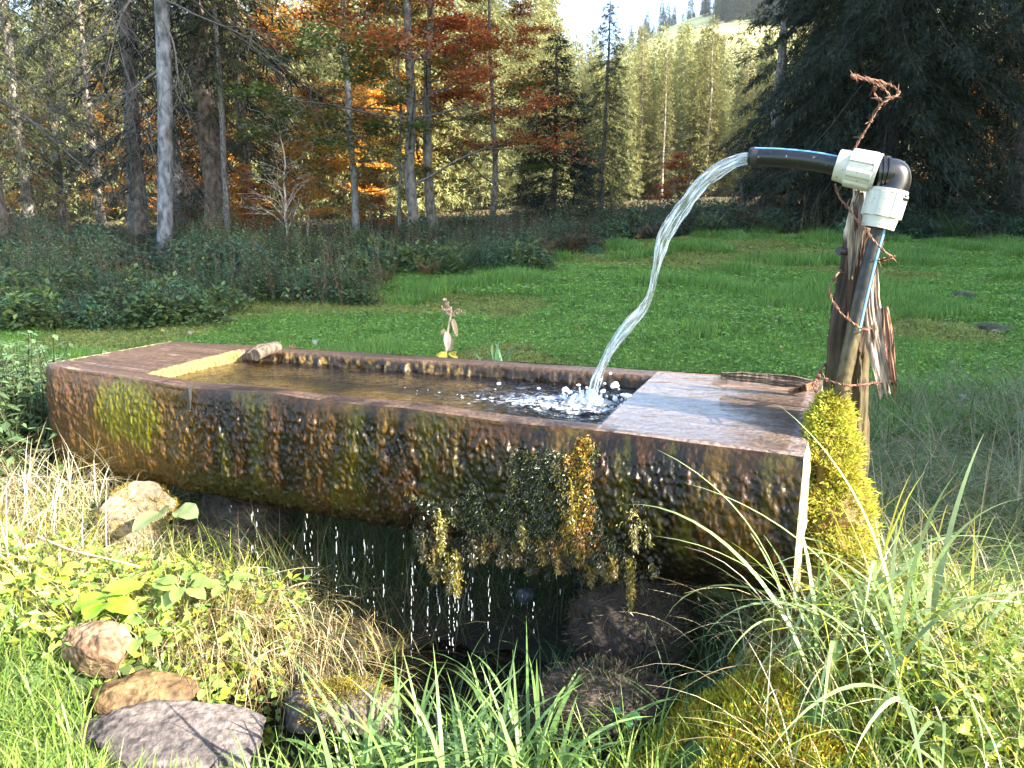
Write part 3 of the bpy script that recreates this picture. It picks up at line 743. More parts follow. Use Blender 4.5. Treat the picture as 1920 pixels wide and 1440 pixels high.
s = np.clip(y / 7.5, 0.9, 2.4) * rng.uniform(0.8, 1.25, len(x)); sz = np.clip(y / 9, 0.8, 1.5) * (1 + 0.5 * np.maximum(patch, 0)) * rng.uniform(0.7, 1.3, len(x))
idx = np.where(patch > 0.30, 3, np.where(noise(pz, 0.5, 9) > 0.35, 2, rng.integers(0, 2, len(x))))  # yellower tufts in patches stand in for soft sunlit bands
scatter('meadow_grass', np.stack((x, y, height(x, y)), -1), np.stack((0 * x, 0 * x, rng.uniform(0, 6.28, len(x))), -1), np.stack((s, s, sz), -1), idx, tufts,
        'short green meadow grass behind the trough up to the forest edge', 'grass')

def herb_clump(seed, n, hgt, r, cols, leaf=0.06, stemcol=(0.06, 0.07, 0.03)):
    """nettle-like stems with pairs of leaves"""
    global rng
    rng = np.random.default_rng(seed)
    g = Geo()
    for i in range(n):
        a = rng.uniform(0, 6.28); q = r * math.sqrt(rng.random()); h = hgt * rng.uniform(0.5, 1.1)
        b = np.array((q * math.cos(a), q * math.sin(a), -0.02)); ln = rng.normal(0, 0.18, 2)
        t = np.linspace(0, 1, 5); path = b + np.stack((ln[0] * h * t ** 1.5, ln[1] * h * t ** 1.5, h * t), -1)
        g.tube(path, np.linspace(0.004, 0.0015, 5), 3, np.array(stemcol), cap=False)
        m = int(h / 0.05) * 2
        tt = np.repeat(np.linspace(0.2, 1, max(2, m // 2)), 2); m = len(tt)
        p = np.stack([np.interp(tt, t, path[:, k]) for k in range(3)], -1)
        aa = np.arange(m) * math.pi + (np.arange(m) // 2) * 1.57 + rng.normal(0, 0.3, m) + a
        dd = np.stack((np.cos(aa), np.sin(aa), rng.uniform(-0.7, 0.3, m)), -1)
        L = leaf * (1.15 - 0.7 * tt) * rng.uniform(0.8, 1.3, m)
        leaves(g, p, dd, np.tile((0, 0, 1.0), (m, 1)), L, L * 0.5, palette(m, cols, 0.3), 0.1)
    return g.build('herb', M['herb'], link=False, smooth_=False)
def bramble_clump(seed, cols, n=420, r=0.55, h=0.6, leaf=0.075):
    global rng
    rng = np.random.default_rng(seed)
    g = Geo()
    for i in range(4):
        a = rng.uniform(0, 6.28); t = np.linspace(0, 1, 6)
        q = np.stack((r * 1.3 * t * math.cos(a), r * 1.3 * t * math.sin(a), h * 1.2 * np.sin(t * 2.6) * rng.uniform(0.6, 1.1)), -1)
        g.tube(q, 0.004, 3, np.array((0.06, 0.035, 0.025)), cap=False)
    p = rand_dirs(n) * (rng.random(n) ** 0.33)[:, None] * (r, r, h); p[:, 2] = np.abs(p[:, 2]) + 0.02
    for k in range(3):
        leaves(g, p, rand_dirs(n) * (1, 1, 0.5), rand_dirs(n) * 0.6 + (0, 0, 1), leaf * rng.uniform(0.7, 1.2, n), leaf * 0.65, palette(n, cols, 0.35))
    return g.build('bramble', M['herb'], link=False, smooth_=False)
BR = ((0.050, 0.100, 0.062), (0.066, 0.125, 0.070), (0.040, 0.080, 0.052), (0.090, 0.140, 0.060))
NT = ((0.066, 0.145, 0.072), (0.085, 0.175, 0.084), (0.105, 0.185, 0.085))
srcs = [bramble_clump(71, BR), bramble_clump(72, BR + BR + ((0.16, 0.10, 0.03),)), bramble_clump(73, NT, 300, 0.5, 0.45, 0.06),
        herb_clump(74, 26, 0.65, 0.4, NT), herb_clump(75, 22, 0.8, 0.45, ((0.05, 0.08, 0.035), (0.07, 0.09, 0.05))),
        bramble_clump(76, ((0.10, 0.06, 0.03), (0.06, 0.05, 0.03), (0.16, 0.09, 0.03)), 200, 0.6, 0.7, 0.06),
        herb_clump(79, 9, 1.1, 0.5, ((0.10, 0.15, 0.06), (0.14, 0.18, 0.07)), 0.09), bramble_clump(80, ((0.11, 0.17, 0.05), (0.15, 0.19, 0.05), (0.07, 0.12, 0.05)), 220, 0.5, 0.5, 0.10),
        herb_clump(83, 12, 1.0, 0.5, ((0.20, 0.12, 0.05), (0.14, 0.10, 0.05)), 0.05, (0.16, 0.11, 0.07))]
rng = np.random.default_rng(77)
xs, ys, ix, sc_ = [], [], [], []
def band(n, u0, u1, y0, y1, kinds, s0, s1):
    uu = rng.uniform(u0, u1, n); yy = rng.uniform(y0, y1, n)
    xs.append((uu - 960) / 1440 * yy); ys.append(yy); ix.append(rng.choice(kinds, n)); sc_.append(rng.uniform(s0, s1, n))
band(520, -60, 480, 12.0, 21, (0, 0, 1, 2, 3, 6, 7, 8), 0.45, 1.25)
band(240, -60, 700, 10.0, 12.6, (2, 3, 3, 7, 6, 8), 0.4, 1.05)
band(170, -60, 420, 8.2, 10.2, (3, 3, 2, 7), 0.3, 0.85)
band(340, 420, 1000, 13.5, 20, (3, 4, 4, 6, 7, 2, 8), 0.5, 1.2)
band(320, 650, 1120, 16.0, 22.5, (0, 2, 4, 3, 7, 6, 5), 0.5, 1.2)
band(320, 1060, 1560, 20.5, 26, (0, 3, 7, 6, 4, 3, 8), 0.5, 1.15)
band(170, 1560, 2000, 19.5, 24, (2, 3, 3, 0), 0.8, 1.4)
band(260, -60, 1980, 21, 30, (5, 0, 2, 4), 0.8, 1.5)
x, y = np.concatenate(xs), np.concatenate(ys); s = np.concatenate(sc_)
uq = 960 + 1440 * x / y; s = np.where((uq > 262) & (uq < 350) & (y > 11.5) & (y < 16.1), s * 0.4, s)
scatter('undergrowth', np.stack((x, y, height(x, y) - 0.05), -1), np.stack((0 * x, 0 * x, rng.uniform(0, 6.28, len(x))), -1), np.stack((s, s, s * rng.uniform(0.8, 1.2, len(s))), -1),
        np.concatenate(ix), srcs, 'dark bramble and nettle undergrowth along the forest edge', 'undergrowth')

# forest floor litter
rng = np.random.default_rng(78)
n = 7000; y = rng.uniform(18, 44, n); x = rng.uniform(-0.75, 0.75, n) * y
ok = y > 19 - 5 * smooth((-x - 1) / 5); x, y = x[ok], y[ok]; n = len(x)
g = Geo(); leaves(g, np.stack((x, y, height(x, y) + rng.uniform(0.0, 0.12, n)), -1), rand_dirs(n) * (1, 1, 0.3), rand_dirs(n) + (0, 0, 1), 0.14, 0.10, palette(n, ((0.26, 0.14, 0.04), (0.20, 0.10, 0.03), (0.36, 0.22, 0.05), (0.08, 0.10, 0.03), (0.06, 0.09, 0.03)), 0.3))
tag(g.build('leaf_litter', M['litter'], smooth_=False), 'rusty fallen leaves and low scrub on the forest floor', 'leaf litter', kind='stuff')

rng = np.random.default_rng(79)
n = 170; y = 4.2 + 14 * rng.random(n) ** 1.4; x = rng.uniform(-0.55, 0.75, n) * y
g = Geo(); leaves(g, np.stack((x, y, height(x, y) + 0.055), -1), rand_dirs(n) * (1, 1, 0.3), rand_dirs(n) * 0.5 + (0, 0, 1), rng.uniform(0.05, 0.10, n), 0.05, palette(n, ((0.30, 0.19, 0.08), (0.22, 0.12, 0.06), (0.40, 0.30, 0.10), (0.30, 0.27, 0.22)), 0.3), 0.3)
tag(g.build('fallen_leaves', M['litter'], smooth_=False), 'tan fallen leaves strewn over the green meadow', 'fallen leaves', kind='stuff')
# ferns at the edge
def make_fern(seed, cols, n=9, L=0.75):
    global rng
    rng = np.random.default_rng(seed); g = Geo()
    for i in range(n):
        a = i * 2.4 + rng.normal(0, 0.2); Li = L * rng.uniform(0.7, 1.1); t = np.linspace(0, 1, 22)
        h = np.array((math.cos(a), math.sin(a), 0)); ang = rng.uniform(0.15, 0.4) + 1.25 * t ** 1.4
        st = np.stack((np.sin(ang), np.cos(ang)), -1) * Li / 22; cs = np.cumsum(st, 0)
        path = h * cs[:, :1] + np.array((0, 0, 1)) * cs[:, 1:]
        g.tube(path, np.linspace(0.004, 0.001, 22), 3, np.array(cols[0]) * 0.8, cap=False)
        side = np.array((-math.sin(a), math.cos(a), 0)); p = path[3:]; m = len(p); tt = t[3:]
        ln = 0.30 * Li * np.sin(np.clip(tt * 1.1 + 0.25, 0, 1) * math.pi) ** 0.8 * (1.15 - tt * 0.8)
        c = palette(m, cols, 0.2)
        for sg in (-1, 1):
            leaves(g, p, side * sg + h * 0.35 + np.array((0, 0, -0.15)), np.tile((0, 0, 1.0), (m, 1)), ln, Li * 0.055, c, 0.05)
    return g.build('fern', M['herb'], link=False, smooth_=False)
fern_green = make_fern(81, ((0.06, 0.10, 0.03), (0.075, 0.12, 0.035)))
fern_brown = make_fern(82, ((0.20, 0.11, 0.045), (0.26, 0.15, 0.06), (0.16, 0.10, 0.04)))
for i, (u, y, s, b, lab) in enumerate((
        (1000, 16.3, 0.8, 0, 'green fern arching below the dark fir'), (968, 14.7, 0.7, 0, 'small green fern before the brown ferns, below the dark fir'),
        (1022, 15.1, 0.85, 1, 'large brown fern at the meadow edge below the dark fir'), (1062, 16.2, 0.8, 1, 'brown fern just right of the large brown fern'),
        (985, 14.3, 0.6, 1, 'low brown fern nearest the meadow, left of the large brown fern'), (830, 12.5, 0.8, 0, 'green fern left of the dark bramble clump under the beech'),
        (870, 12.9, 0.75, 0, 'upright green fern before the dark bramble clump under the beech'), (722, 11.3, 0.6, 1, 'brown fern below the slim grey tree'),
        (800, 12.0, 0.65, 1, 'pale brown fern at the meadow edge under the big beech'), (1340, 20.0, 1.0, 0, 'green fern below the leafless shrubs left of the pipe end'),
        (1200, 19.2, 0.7, 1, 'rusty fern at the meadow edge left of the water jet'), (1790, 18.6, 1.1, 0, 'green fern at the foot of the dark spruces on the right'),
        (650, 10.4, 0.55, 0, 'yellowing fern low in the nettles left of the big beech'), (1225, 19.6, 0.8, 1, 'brown fern behind the rusty fern near the water jet'))):
    o = (fern_brown if b else fern_green).copy(); o.name = 'fern'; COL.objects.link(o)
    x = at(u, y); o.location = (x, y, float(height(np.array([x]), np.array([y]))[0]) + 0.1); o.rotation_euler = (0, 0, i * 1.9); o.scale = (s * 1.3,) * 3
    tag(o, lab, 'fern', 'ferns along the forest edge')

# mole hills
def lump(name, c, size, col, mat, label, cat, seed=0, n=40, rough=0.25, facets=0, mossy=None, rot=0.0, group=None):
    """a boulder or a heap: one displaced, partly faceted ball, standing in the ground"""
    th = np.linspace(0, math.pi, n); ph = np.linspace(0, 2 * math.pi, n * 2, endpoint=False)
    A = np.stack((np.sin(th)[:, None] * np.cos(ph)[None], np.sin(th)[:, None] * np.sin(ph)[None], np.cos(th)[:, None] * np.ones_like(ph)[None]), -1)
    q = A * (1 + rough * fbm(A, 1.6, seed, 4)[..., None])
    r_ = np.random.default_rng(seed)
    for k in range(facets):
        nv = norm(r_.normal(size=3)); dd = r_.uniform(0.55, 0.82)
        ex = np.maximum(q @ nv - dd, 0); q = q - ex[..., None] * nv * 0.9
    q = q * (1 + 0.05 * fbm(A, 6, seed + 5, 5)[..., None])
    cr, sr = math.cos(rot), math.sin(rot)
    q = q * np.asarray(size); q = np.stack((q[..., 0] * cr - q[..., 1] * sr, q[..., 0] * sr + q[..., 1] * cr, q[..., 2]), -1)
    n3 = fbm(A, 3, seed + 9)[..., None]; cc = np.asarray(col) * (1 + 0.5 * n3) if np.ndim(col) == 1 else np.asarray(col[0]) * (1 - smooth(n3 * 2 + 0.5)) + np.asarray(col[1]) * smooth(n3 * 2 + 0.5)
    o = Geo().grid(q, cc, closed_u=True, flip=True).build(name, mat)
    o.location = tuple(c)
    return tag(o, label, cat, group), q + np.asarray(c)
for (u, y, sx, lab) in ((1825, 9.8, 0.22, 'dark molehill on the meadow right of the post'), (1885, 7.9, 0.20, 'stony grey molehill near the right edge of the meadow')):
    x = at(u, y); z = float(height(np.array([x]), np.array([y]))[0])
    lump('molehill', (x, y, z - 0.03), (sx * 0.7, sx * 0.6, 0.11), (0.075, 0.075, 0.05), M['ground'], lab, 'molehill', int(u), 40, 0.9)

# ------------------------------------------------------------------ the trough
TA, TB, TC, TD = P(84, 686, 2.93), P(1507, 858, 1.85), P(1545, 713, 2.60), P(322, 642, 3.55)
TA[2] = 0.735; TD[2] = 0.735
def top_pt(s, a):
    """point of the top plane: s along (left to right), a across (near to far)"""
    s = np.asarray(s)[..., None]; a = np.asarray(a)[..., None]
    n_ = TA * (1 - s) + TB * s; f_ = TD * (1 - s) + TC * s
    q = n_ * (1 - a) + f_ * a
    return q
AXD = norm((TB - TA) * (1, 1, 0)); ACR = np.array((-AXD[1], AXD[0], 0))       # along, across (away from the camera)
WL = 0.690                                                                    # water level
CS0, CS1, CA0, CA1 = 0.165, 0.800, 0.10, 0.885                                 # cavity bounds
ns = 1000
S = np.unique(np.concatenate((np.linspace(0, 1, ns), np.linspace(CS0 - 0.004, CS0 + 0.012, 14), np.linspace(CS1 - 0.006, CS1 + 0.002, 10))))
trough = thing('water_trough', (TA[0] * 0.5 + TB[0] * 0.5, TA[1] * 0.5 + TB[1] * 0.5, 0.35), 'long hollowed log trough, wet brown and mossy, brim full of water', 'water trough')

prof = np.array(((0.0, 0.0), (-0.006, -0.012), (-0.014, -0.05), (-0.022, -0.12), (-0.024, -0.21), (-0.018, -0.31), (0.006, -0.385), (0.06, -0.432), (0.20, -0.445), (0.42, -0.44), (0.54, -0.38), (0.62, -0.26), (0.645, -0.12), (0.64, -0.02), (0.63, 0.0)))
# smooth the profile, denser on the front
tt = np.concatenate((np.linspace(0, 8, 180), np.linspace(8, len(prof) - 1, 50)[1:]))
def crom(P_, t):
    i = np.clip(np.floor(t).astype(int), 0, len(P_) - 2); f = (t - i)[:, None]
    p0 = P_[np.maximum(i - 1, 0)]; p1 = P_[i]; p2 = P_[i + 1]; p3 = P_[np.minimum(i + 2, len(P_) - 1)]
    return 0.5 * (2 * p1 + (p2 - p0) * f + (2 * p0 - 5 * p1 + 4 * p2 - p3) * f ** 2 + (3 * p1 - p0 - 3 * p2 + p3) * f ** 3)
pr = crom(prof, tt)
def front_edge(s):
    """waviness of the near top edge: (inward, up)"""
    z3 = np.stack((s * 9, 0 * s, 0 * s), -1)
    return 0.012 * noise(z3, 1, 4) * smooth((s - 0.05) / 0.1) + 0.02 * np.exp(-((s - 0.83) / 0.10) ** 2), 0.006 * noise(z3, 1.7, 6) - 0.014 * np.exp(-((s - 0.28) / 0.10) ** 2)
Sg = S[:, None]; Wd = np.linalg.norm((top_pt(S, 1.0 + 0 * S) - top_pt(S, 0 * S))[:, :2], axis=1)
base = top_pt(S, 0 * S)
fe_in, fe_up = front_edge(S)
hs = 1.0 - 0.02 * S
dz_far = (top_pt(S, 1.0 + 0 * S)[:, 2] - base[:, 2])
ac = norm((top_pt(S, 1.0 + 0 * S) - base) * (1, 1, 0))
acr = pr[:, 0][None] * Wd[:, None] / 0.63
A = base[:, None] + ac[:, None] * acr[..., None]
A[..., 2] += pr[:, 1][None] * hs[:, None] + dz_far[:, None] * np.clip(pr[:, 0] / 0.63, 0, 1)[None]
fade = smooth(1 - (-pr[:, 1]) / 0.12)[None] * (pr[:, 0] < 0.3)[None]
A = A + ac[:, None] * (fe_in[:, None] * fade)[..., None]; A[..., 2] += fe_up[:, None] * fade
# left end rounds off a little
endr = np.exp(-(S / 0.012) ** 2)[:, None]
A = A + ac[:, None] * (0.012 * endr * (pr[:, 0] < 0.3)[None])[..., None]
A0 = A.copy()
# nodules, drip ridges
nrm_out = np.zeros_like(A); dpr = np.gradient(pr, axis=0)
nv = np.stack((dpr[:, 1], -dpr[:, 0]), -1); nv = nv / np.linalg.norm(nv, axis=1, keepdims=True)
nrm_out = ac[:, None] * nv[:, 0][None, :, None] + np.array((0, 0, 1.0)) * nv[:, 1][None, :, None]
q = A * (1, 1, 0.55)
bumpy = smooth((Sg - 0.14) / 0.14)
b1 = noise(q, 88, 1); b2 = noise(q, 46, 2); b3 = noise(A * (1, 1, 0.14), 34, 3); b4 = fbm(A, 5, 4); b5 = noise(q, 165, 7)
nod = np.maximum(b1, -0.15) * 0.0075 + np.maximum(b2, -0.2) * 0.0045 + b3 * 0.006 + b5 * 0.0045
lower = smooth((-pr[:, 1] - 0.03) / 0.05)[None]
rightsm = 1 - 0.4 * smooth((Sg - 0.86) / 0.06)
disp = nod * (0.5 + 0.5 * bumpy) * (0.25 + 0.75 * lower) * rightsm + b4 * 0.010
topfade = smooth((-pr[:, 1]) / 0.015)[None]
A = A + nrm_out * (disp * topfade)[..., None]
# colours of the outside
def mixc(a, b, t): return a * (1 - t[..., None]) + b * t[..., None]
hgt = np.broadcast_to(-pr[:, 1][None], A.shape[:2])
wood = np.array((0.17, 0.085, 0.040)) * (1 + 0.25 * noise(A * (0.3, 0.3, 6), 9, 21))[..., None]
ochre = np.array((0.20, 0.115, 0.018)); dark = np.array((0.016, 0.009, 0.004)); rusty = np.array((0.115, 0.052, 0.012)); algae = np.array((0.22, 0.21, 0.012)); green = np.array((0.030, 0.036, 0.010))
sB = np.broadcast_to(Sg, A.shape[:2])
c = wood
c = mixc(c, ochre, smooth((sB - 0.05 + 0.05 * b4 + hgt * 0.25 - 0.03) / 0.10) * 0.85)
c = mixc(c, algae, smooth(1.25 - (((sB - 0.165) / 0.06) ** 2 + ((hgt - 0.13) / 0.13) ** 2) + 0.8 * b3 + 0.5 * b4) * 0.9)
patchn = fbm(q, 11, 31)
tuffa = mixc(np.broadcast_to(dark, c.shape), np.broadcast_to(rusty, c.shape), smooth(0.42 + 0.9 * patchn + 0.35 * b1 + 0.8 * b3))
tuffa = mixc(tuffa, np.broadcast_to(ochre, c.shape), smooth((fbm(A * (1, 1, 0.2), 13, 33) + 0.02) * 3) * smooth((sB - 0.42) / 0.15) * 0.8)
tuffa = mixc(tuffa, np.broadcast_to(algae * 0.6, c.shape), smooth((fbm(A * (1, 1, 0.16), 16, 35) - 0.12) * 4) * 0.6)
c = mixc(c, tuffa, smooth((sB - 0.235 + 0.03 * b4) / 0.06 - 0.15))
c = mixc(c, np.broadcast_to(dark * 0.8, c.shape), smooth((hgt - 0.33 + 0.06 * smooth((sB - 0.6) / 0.2) + 0.04 * b4) / 0.07) * smooth((sB - 0.35) / 0.2) * 0.9)  # shade of the underside darkened into the wood colour
c = mixc(c, np.broadcast_to(np.array((0.06, 0.065, 0.015)), c.shape), smooth(1.2 - (((sB - 0.32) / 0.14) ** 2 + ((hgt - 0.36) / 0.06) ** 2) + 0.7 * patchn) * 0.8)
c = mixc(c, np.broadcast_to(green, c.shape), smooth(1.3 - (((sB - 0.73) / 0.11) ** 2 + ((hgt - 0.27) / 0.17) ** 2) + 0.9 * patchn) * 0.95)
lip = smooth(1 - hgt / 0.03) * smooth((sB - 0.17) / 0.02)
c = mixc(c, np.broadcast_to(np.array((0.14, 0.085, 0.04)), c.shape), lip * 0.3)
gb = Geo(); gb.grid(A, c, flip=False)
# the end faces: fans of rings from the outline to its middle, roughened
for k, fl in ((0, False), (len(S) - 1, True)):
    ringc = A[k]; ctr = ringc.mean(0); rows = []
    for f in np.linspace(0, 1, 26):
        rows.append(ringc * (1 - f) + ctr * f)
    E = np.array(rows); E = np.concatenate((E, E[:, :1]), 1)
    sgn = -1 if k == 0 else 1
    e_n = fbm(E, 14, 44); inner = np.linspace(0, 1, 26)[:, None]
    E = E + AXD * (sgn * (0.010 * e_n + 0.012) * smooth(inner * 8))[..., None]
    ce = np.array((0.5, 0.42, 0.26))[None, None] * (1 + 0.4 * e_n[..., None])
    gb.grid(E, ce, flip=fl)
SB_ = sB.reshape(-1)
for k_ in range(len(gb.C)): gb.C[k_] = gb.C[k_] * (np.array((0.225, 0.215, 0.18)) * (1 + 0.45 * smooth((0.24 - SB_) / 0.08))[:, None] if k_ == 0 else 0.62)
gb.build('trough_body', M['trough'], trough).location = tuple(-np.array(trough.location))

# top: rims, end blocks and the cavity as one height field
Aa = np.unique(np.concatenate((np.linspace(0, 0.04, 8), np.linspace(0.04, CA0, 10), np.linspace(CA0, CA0 + 0.02, 10), np.linspace(CA0 + 0.02, CA1 - 0.06, 46),
                               np.linspace(CA1 - 0.06, CA1 + 0.012, 26), np.linspace(CA1 + 0.012, 1, 14))))
SS, AA = np.meshgrid(S, Aa, indexing='ij')
q = top_pt(SS, AA)
e_in, e_up = front_edge(SS)
ff = smooth(1 - AA / 0.35)
wst = ac[:, None]
q = q + wst * (e_in * ff)[..., None]; q[..., 2] += e_up * ff
wob = 0.012 * noise(np.stack((SS * 7, 0 * SS, 0 * SS), -1), 1, 14)
inside = smooth((SS - CS0) / 0.010) * smooth((CS1 - SS) / 0.004) * smooth((AA - CA0 - wob) / 0.02) * smooth((CA1 + 0.010 - AA + wob * 0.8) / 0.055)
grain = noise(q @ np.stack((AXD, ACR, (0, 0, 1.0)), -1) * (2.0, 55, 0), 1, 15)
q[..., 2] += 0.0022 * grain + 0.004 * fbm(q, 4, 16)
q[..., 2] -= 0.018 * np.exp(-((AA - 0.0) / 0.012) ** 2) * 0.5
inn = noise(q * (1, 1, 0), 48, 17); wallband = inside * (1 - inside) * 4
q[..., 2] -= inside * (0.135 + 0.05 * smooth((SS - 0.5) / 0.25) + 0.012 * fbm(q, 9, 18))
q = q - wst * (wallband * (0.016 * np.maximum(noise(q * (1, 1, 0.8), 70, 19), -0.2) + 0.012 * noise(q, 28, 20)))[..., None] * smooth((AA - 0.6) / 0.1)[..., None]
topc = np.array((0.155, 0.094, 0.060)) * (1 + 0.35 * grain[..., None] + 0.25 * fbm(q, 3, 22)[..., None])
topc = mixc(topc, np.array((0.115, 0.085, 0.072)) * (1 + 0.35 * grain[..., None]), smooth((SS - CS1) / 0.01) * smooth((0.82 - AA) / 0.1))
topc = mixc(topc, np.broadcast_to(np.array((0.34, 0.26, 0.17)), topc.shape), smooth((fbm(q @ np.stack((AXD, ACR, (0, 0, 1.0)), -1) * (6, 30, 0), 1, 23) - 0.35) * 6) * (SS < CS0))
topc = mixc(topc, np.broadcast_to(np.array((0.12, 0.075, 0.045)), topc.shape), smooth((AA - CA1) / 0.02) * 0.7)
topc = mixc(topc, np.broadcast_to(np.array((0.07, 0.05, 0.035)), topc.shape), smooth((AA - 0.80) / 0.05) * smooth((SS - 0.86) / 0.03) * (fbm(q, 8, 29) > -0.2) * 0.8)
topc = mixc(topc, np.broadcast_to(np.array((0.27, 0.21, 0.08)), topc.shape), smooth(1 - np.abs(SS - CS0 - 0.003) / 0.009) * (AA > CA0) * (AA < 0.86))
wc = mixc(np.broadcast_to(np.array((0.035, 0.022, 0.012)), topc.shape), np.broadcast_to(np.array((0.24, 0.15, 0.04)), topc.shape), smooth((noise(q, 60, 24) - 0.1) * 3) * smooth((0.62 - SS) / 0.15))
fl_ = mixc(np.broadcast_to(np.array((0.34, 0.24, 0.10)), topc.shape), np.broadcast_to(np.array((0.05, 0.045, 0.012)), topc.shape), smooth(0.5 + 1.2 * fbm(q * (1, 1, 0), 6, 25)))
fl_ = mixc(fl_, np.broadcast_to(np.array((0.02, 0.018, 0.012)), topc.shape), smooth((SS - 0.55) / 0.15))
topc = topc * (1 - 0.70 * smooth((0.11 - AA) / 0.03) * smooth((SS - 0.25) / 0.05) * smooth(0.6 + 1.2 * fbm(q, 14, 41)) * (SS < CS1 + 0.02))[..., None]
topc = mixc(topc, wc, smooth(wallband * 2) * (SS > CS0 + 0.012)); topc = mixc(topc, fl_, smooth((inside - 0.8) / 0.2))
gt_ = Geo().grid(q, topc * np.where((SS > CS1) & (inside < 0.1), 1.0, 0.48)[..., None], flip=True)
gt_.build('trough_top', M['trough'], trough).location = tuple(-np.array(trough.location))

# dark block standing in for the shadowed saw cut in the near rim, wooden peg in the far rim
s0 = 0.270; e = A0[np.argmin(abs(S - s0))]
g = Geo(); b = e[0] - ac[0] * 0.021 + np.array((0, 0, -0.002))
bx = np.array([b + AXD * dx + ac[0] * dy + np.array((0, 0, dz)) for dz in (0.004, -0.035, -0.07) for (dx, dy) in ((-0.006, 0), (0.006, 0), (0.005, 0.035), (-0.005, 0.035))]).reshape(3, 4, 3)
bx[1, :, :] += AXD * 0.002
g.grid(bx, np.array((0.008, 0.006, 0.005)), closed_u=True); g.add(bx[0], np.array([[0, 1, 2, 3]]), np.array((0.008, 0.006, 0.005)))
g.build('saw_cut_shade', M['dark'], trough, smooth_=False).location = tuple(-np.array(trough.location))
g = Geo(); pp = P(507, 664, 3.26); pp[2] = 0.745
g.tube([pp - ac[0] * 0.10 - (0, 0, 0.012), pp - ac[0] * 0.03, pp + ac[0] * 0.05], (0.026, 0.027, 0.026), 14, np.array((0.085, 0.065, 0.048)))
g.tube([pp - AXD * 0.07 - ac[0] * 0.06 - (0, 0, 0.03), pp - AXD * 0.05 - (0, 0, 0.01), pp - AXD * 0.03 + ac[0] * 0.05], (0.02, 0.03, 0.02), 9, np.array((0.13, 0.085, 0.055)))
g.build('wooden_peg', M['wood'], trough).location = tuple(-np.array(trough.location))

# ------------------------------------------------------------------ moss
def moss(geo, p, nrm_, n_leaf=7, size=0.011, cols=None, spread=0.8, wide=0.30):
    m = len(p); p = np.repeat(p, n_leaf, 0); nn = np.repeat(nrm_, n_leaf, 0); k = len(p)
    d = nn + rand_dirs(k) * spread
    leaves(geo, p + rng.normal(0, size * 0.4, (k, 3)), d, rand_dirs(k), size * rng.uniform(0.6, 1.5, k), size * wide, np.repeat(cols, n_leaf, 0) * rng.uniform(0.75, 1.25, (k, 1)), 0.2)
rng = np.random.default_rng(90)
# dark wet moss on the middle of the front
si = rng.integers(0, len(S), 60000); pi = rng.integers(10, 178, 60000)
s_, h_ = S[si], -pr[pi, 1]; pp = A[si, pi]
den = 1.15 - np.minimum(((s_ - 0.735) / 0.125) ** 2 + ((h_ - 0.36) / 0.18) ** 2, ((s_ - 0.77) / 0.05) ** 2 + ((h_ - 0.18) / 0.16) ** 2) + 1.2 * fbm(pp, 9, 51)
keep = (den > 0.35) & (rng.random(60000) < 0.7)
pp, nn = pp[keep], nrm_out[si[keep], pi[keep]]; s_ = s_[keep]
gold = smooth(0.9 - (((s_ - 0.79) / 0.022) ** 2) + 0.9 * fbm(pp, 14, 52)) > 0.6
cols = np.where((gold & (rng.random(len(pp)) < 0.7))[:, None], palette(len(pp), ((0.34, 0.24, 0.02), (0.30, 0.20, 0.03), (0.40, 0.16, 0.03)), 0.3), palette(len(pp), ((0.022, 0.030, 0.008), (0.035, 0.042, 0.010), (0.08, 0.085, 0.02), (0.018, 0.022, 0.008)), 0.3))
g = Geo(); moss(g, pp, norm(nn * 0.7 + (0, 0, -0.5)), 7, 0.010, cols)
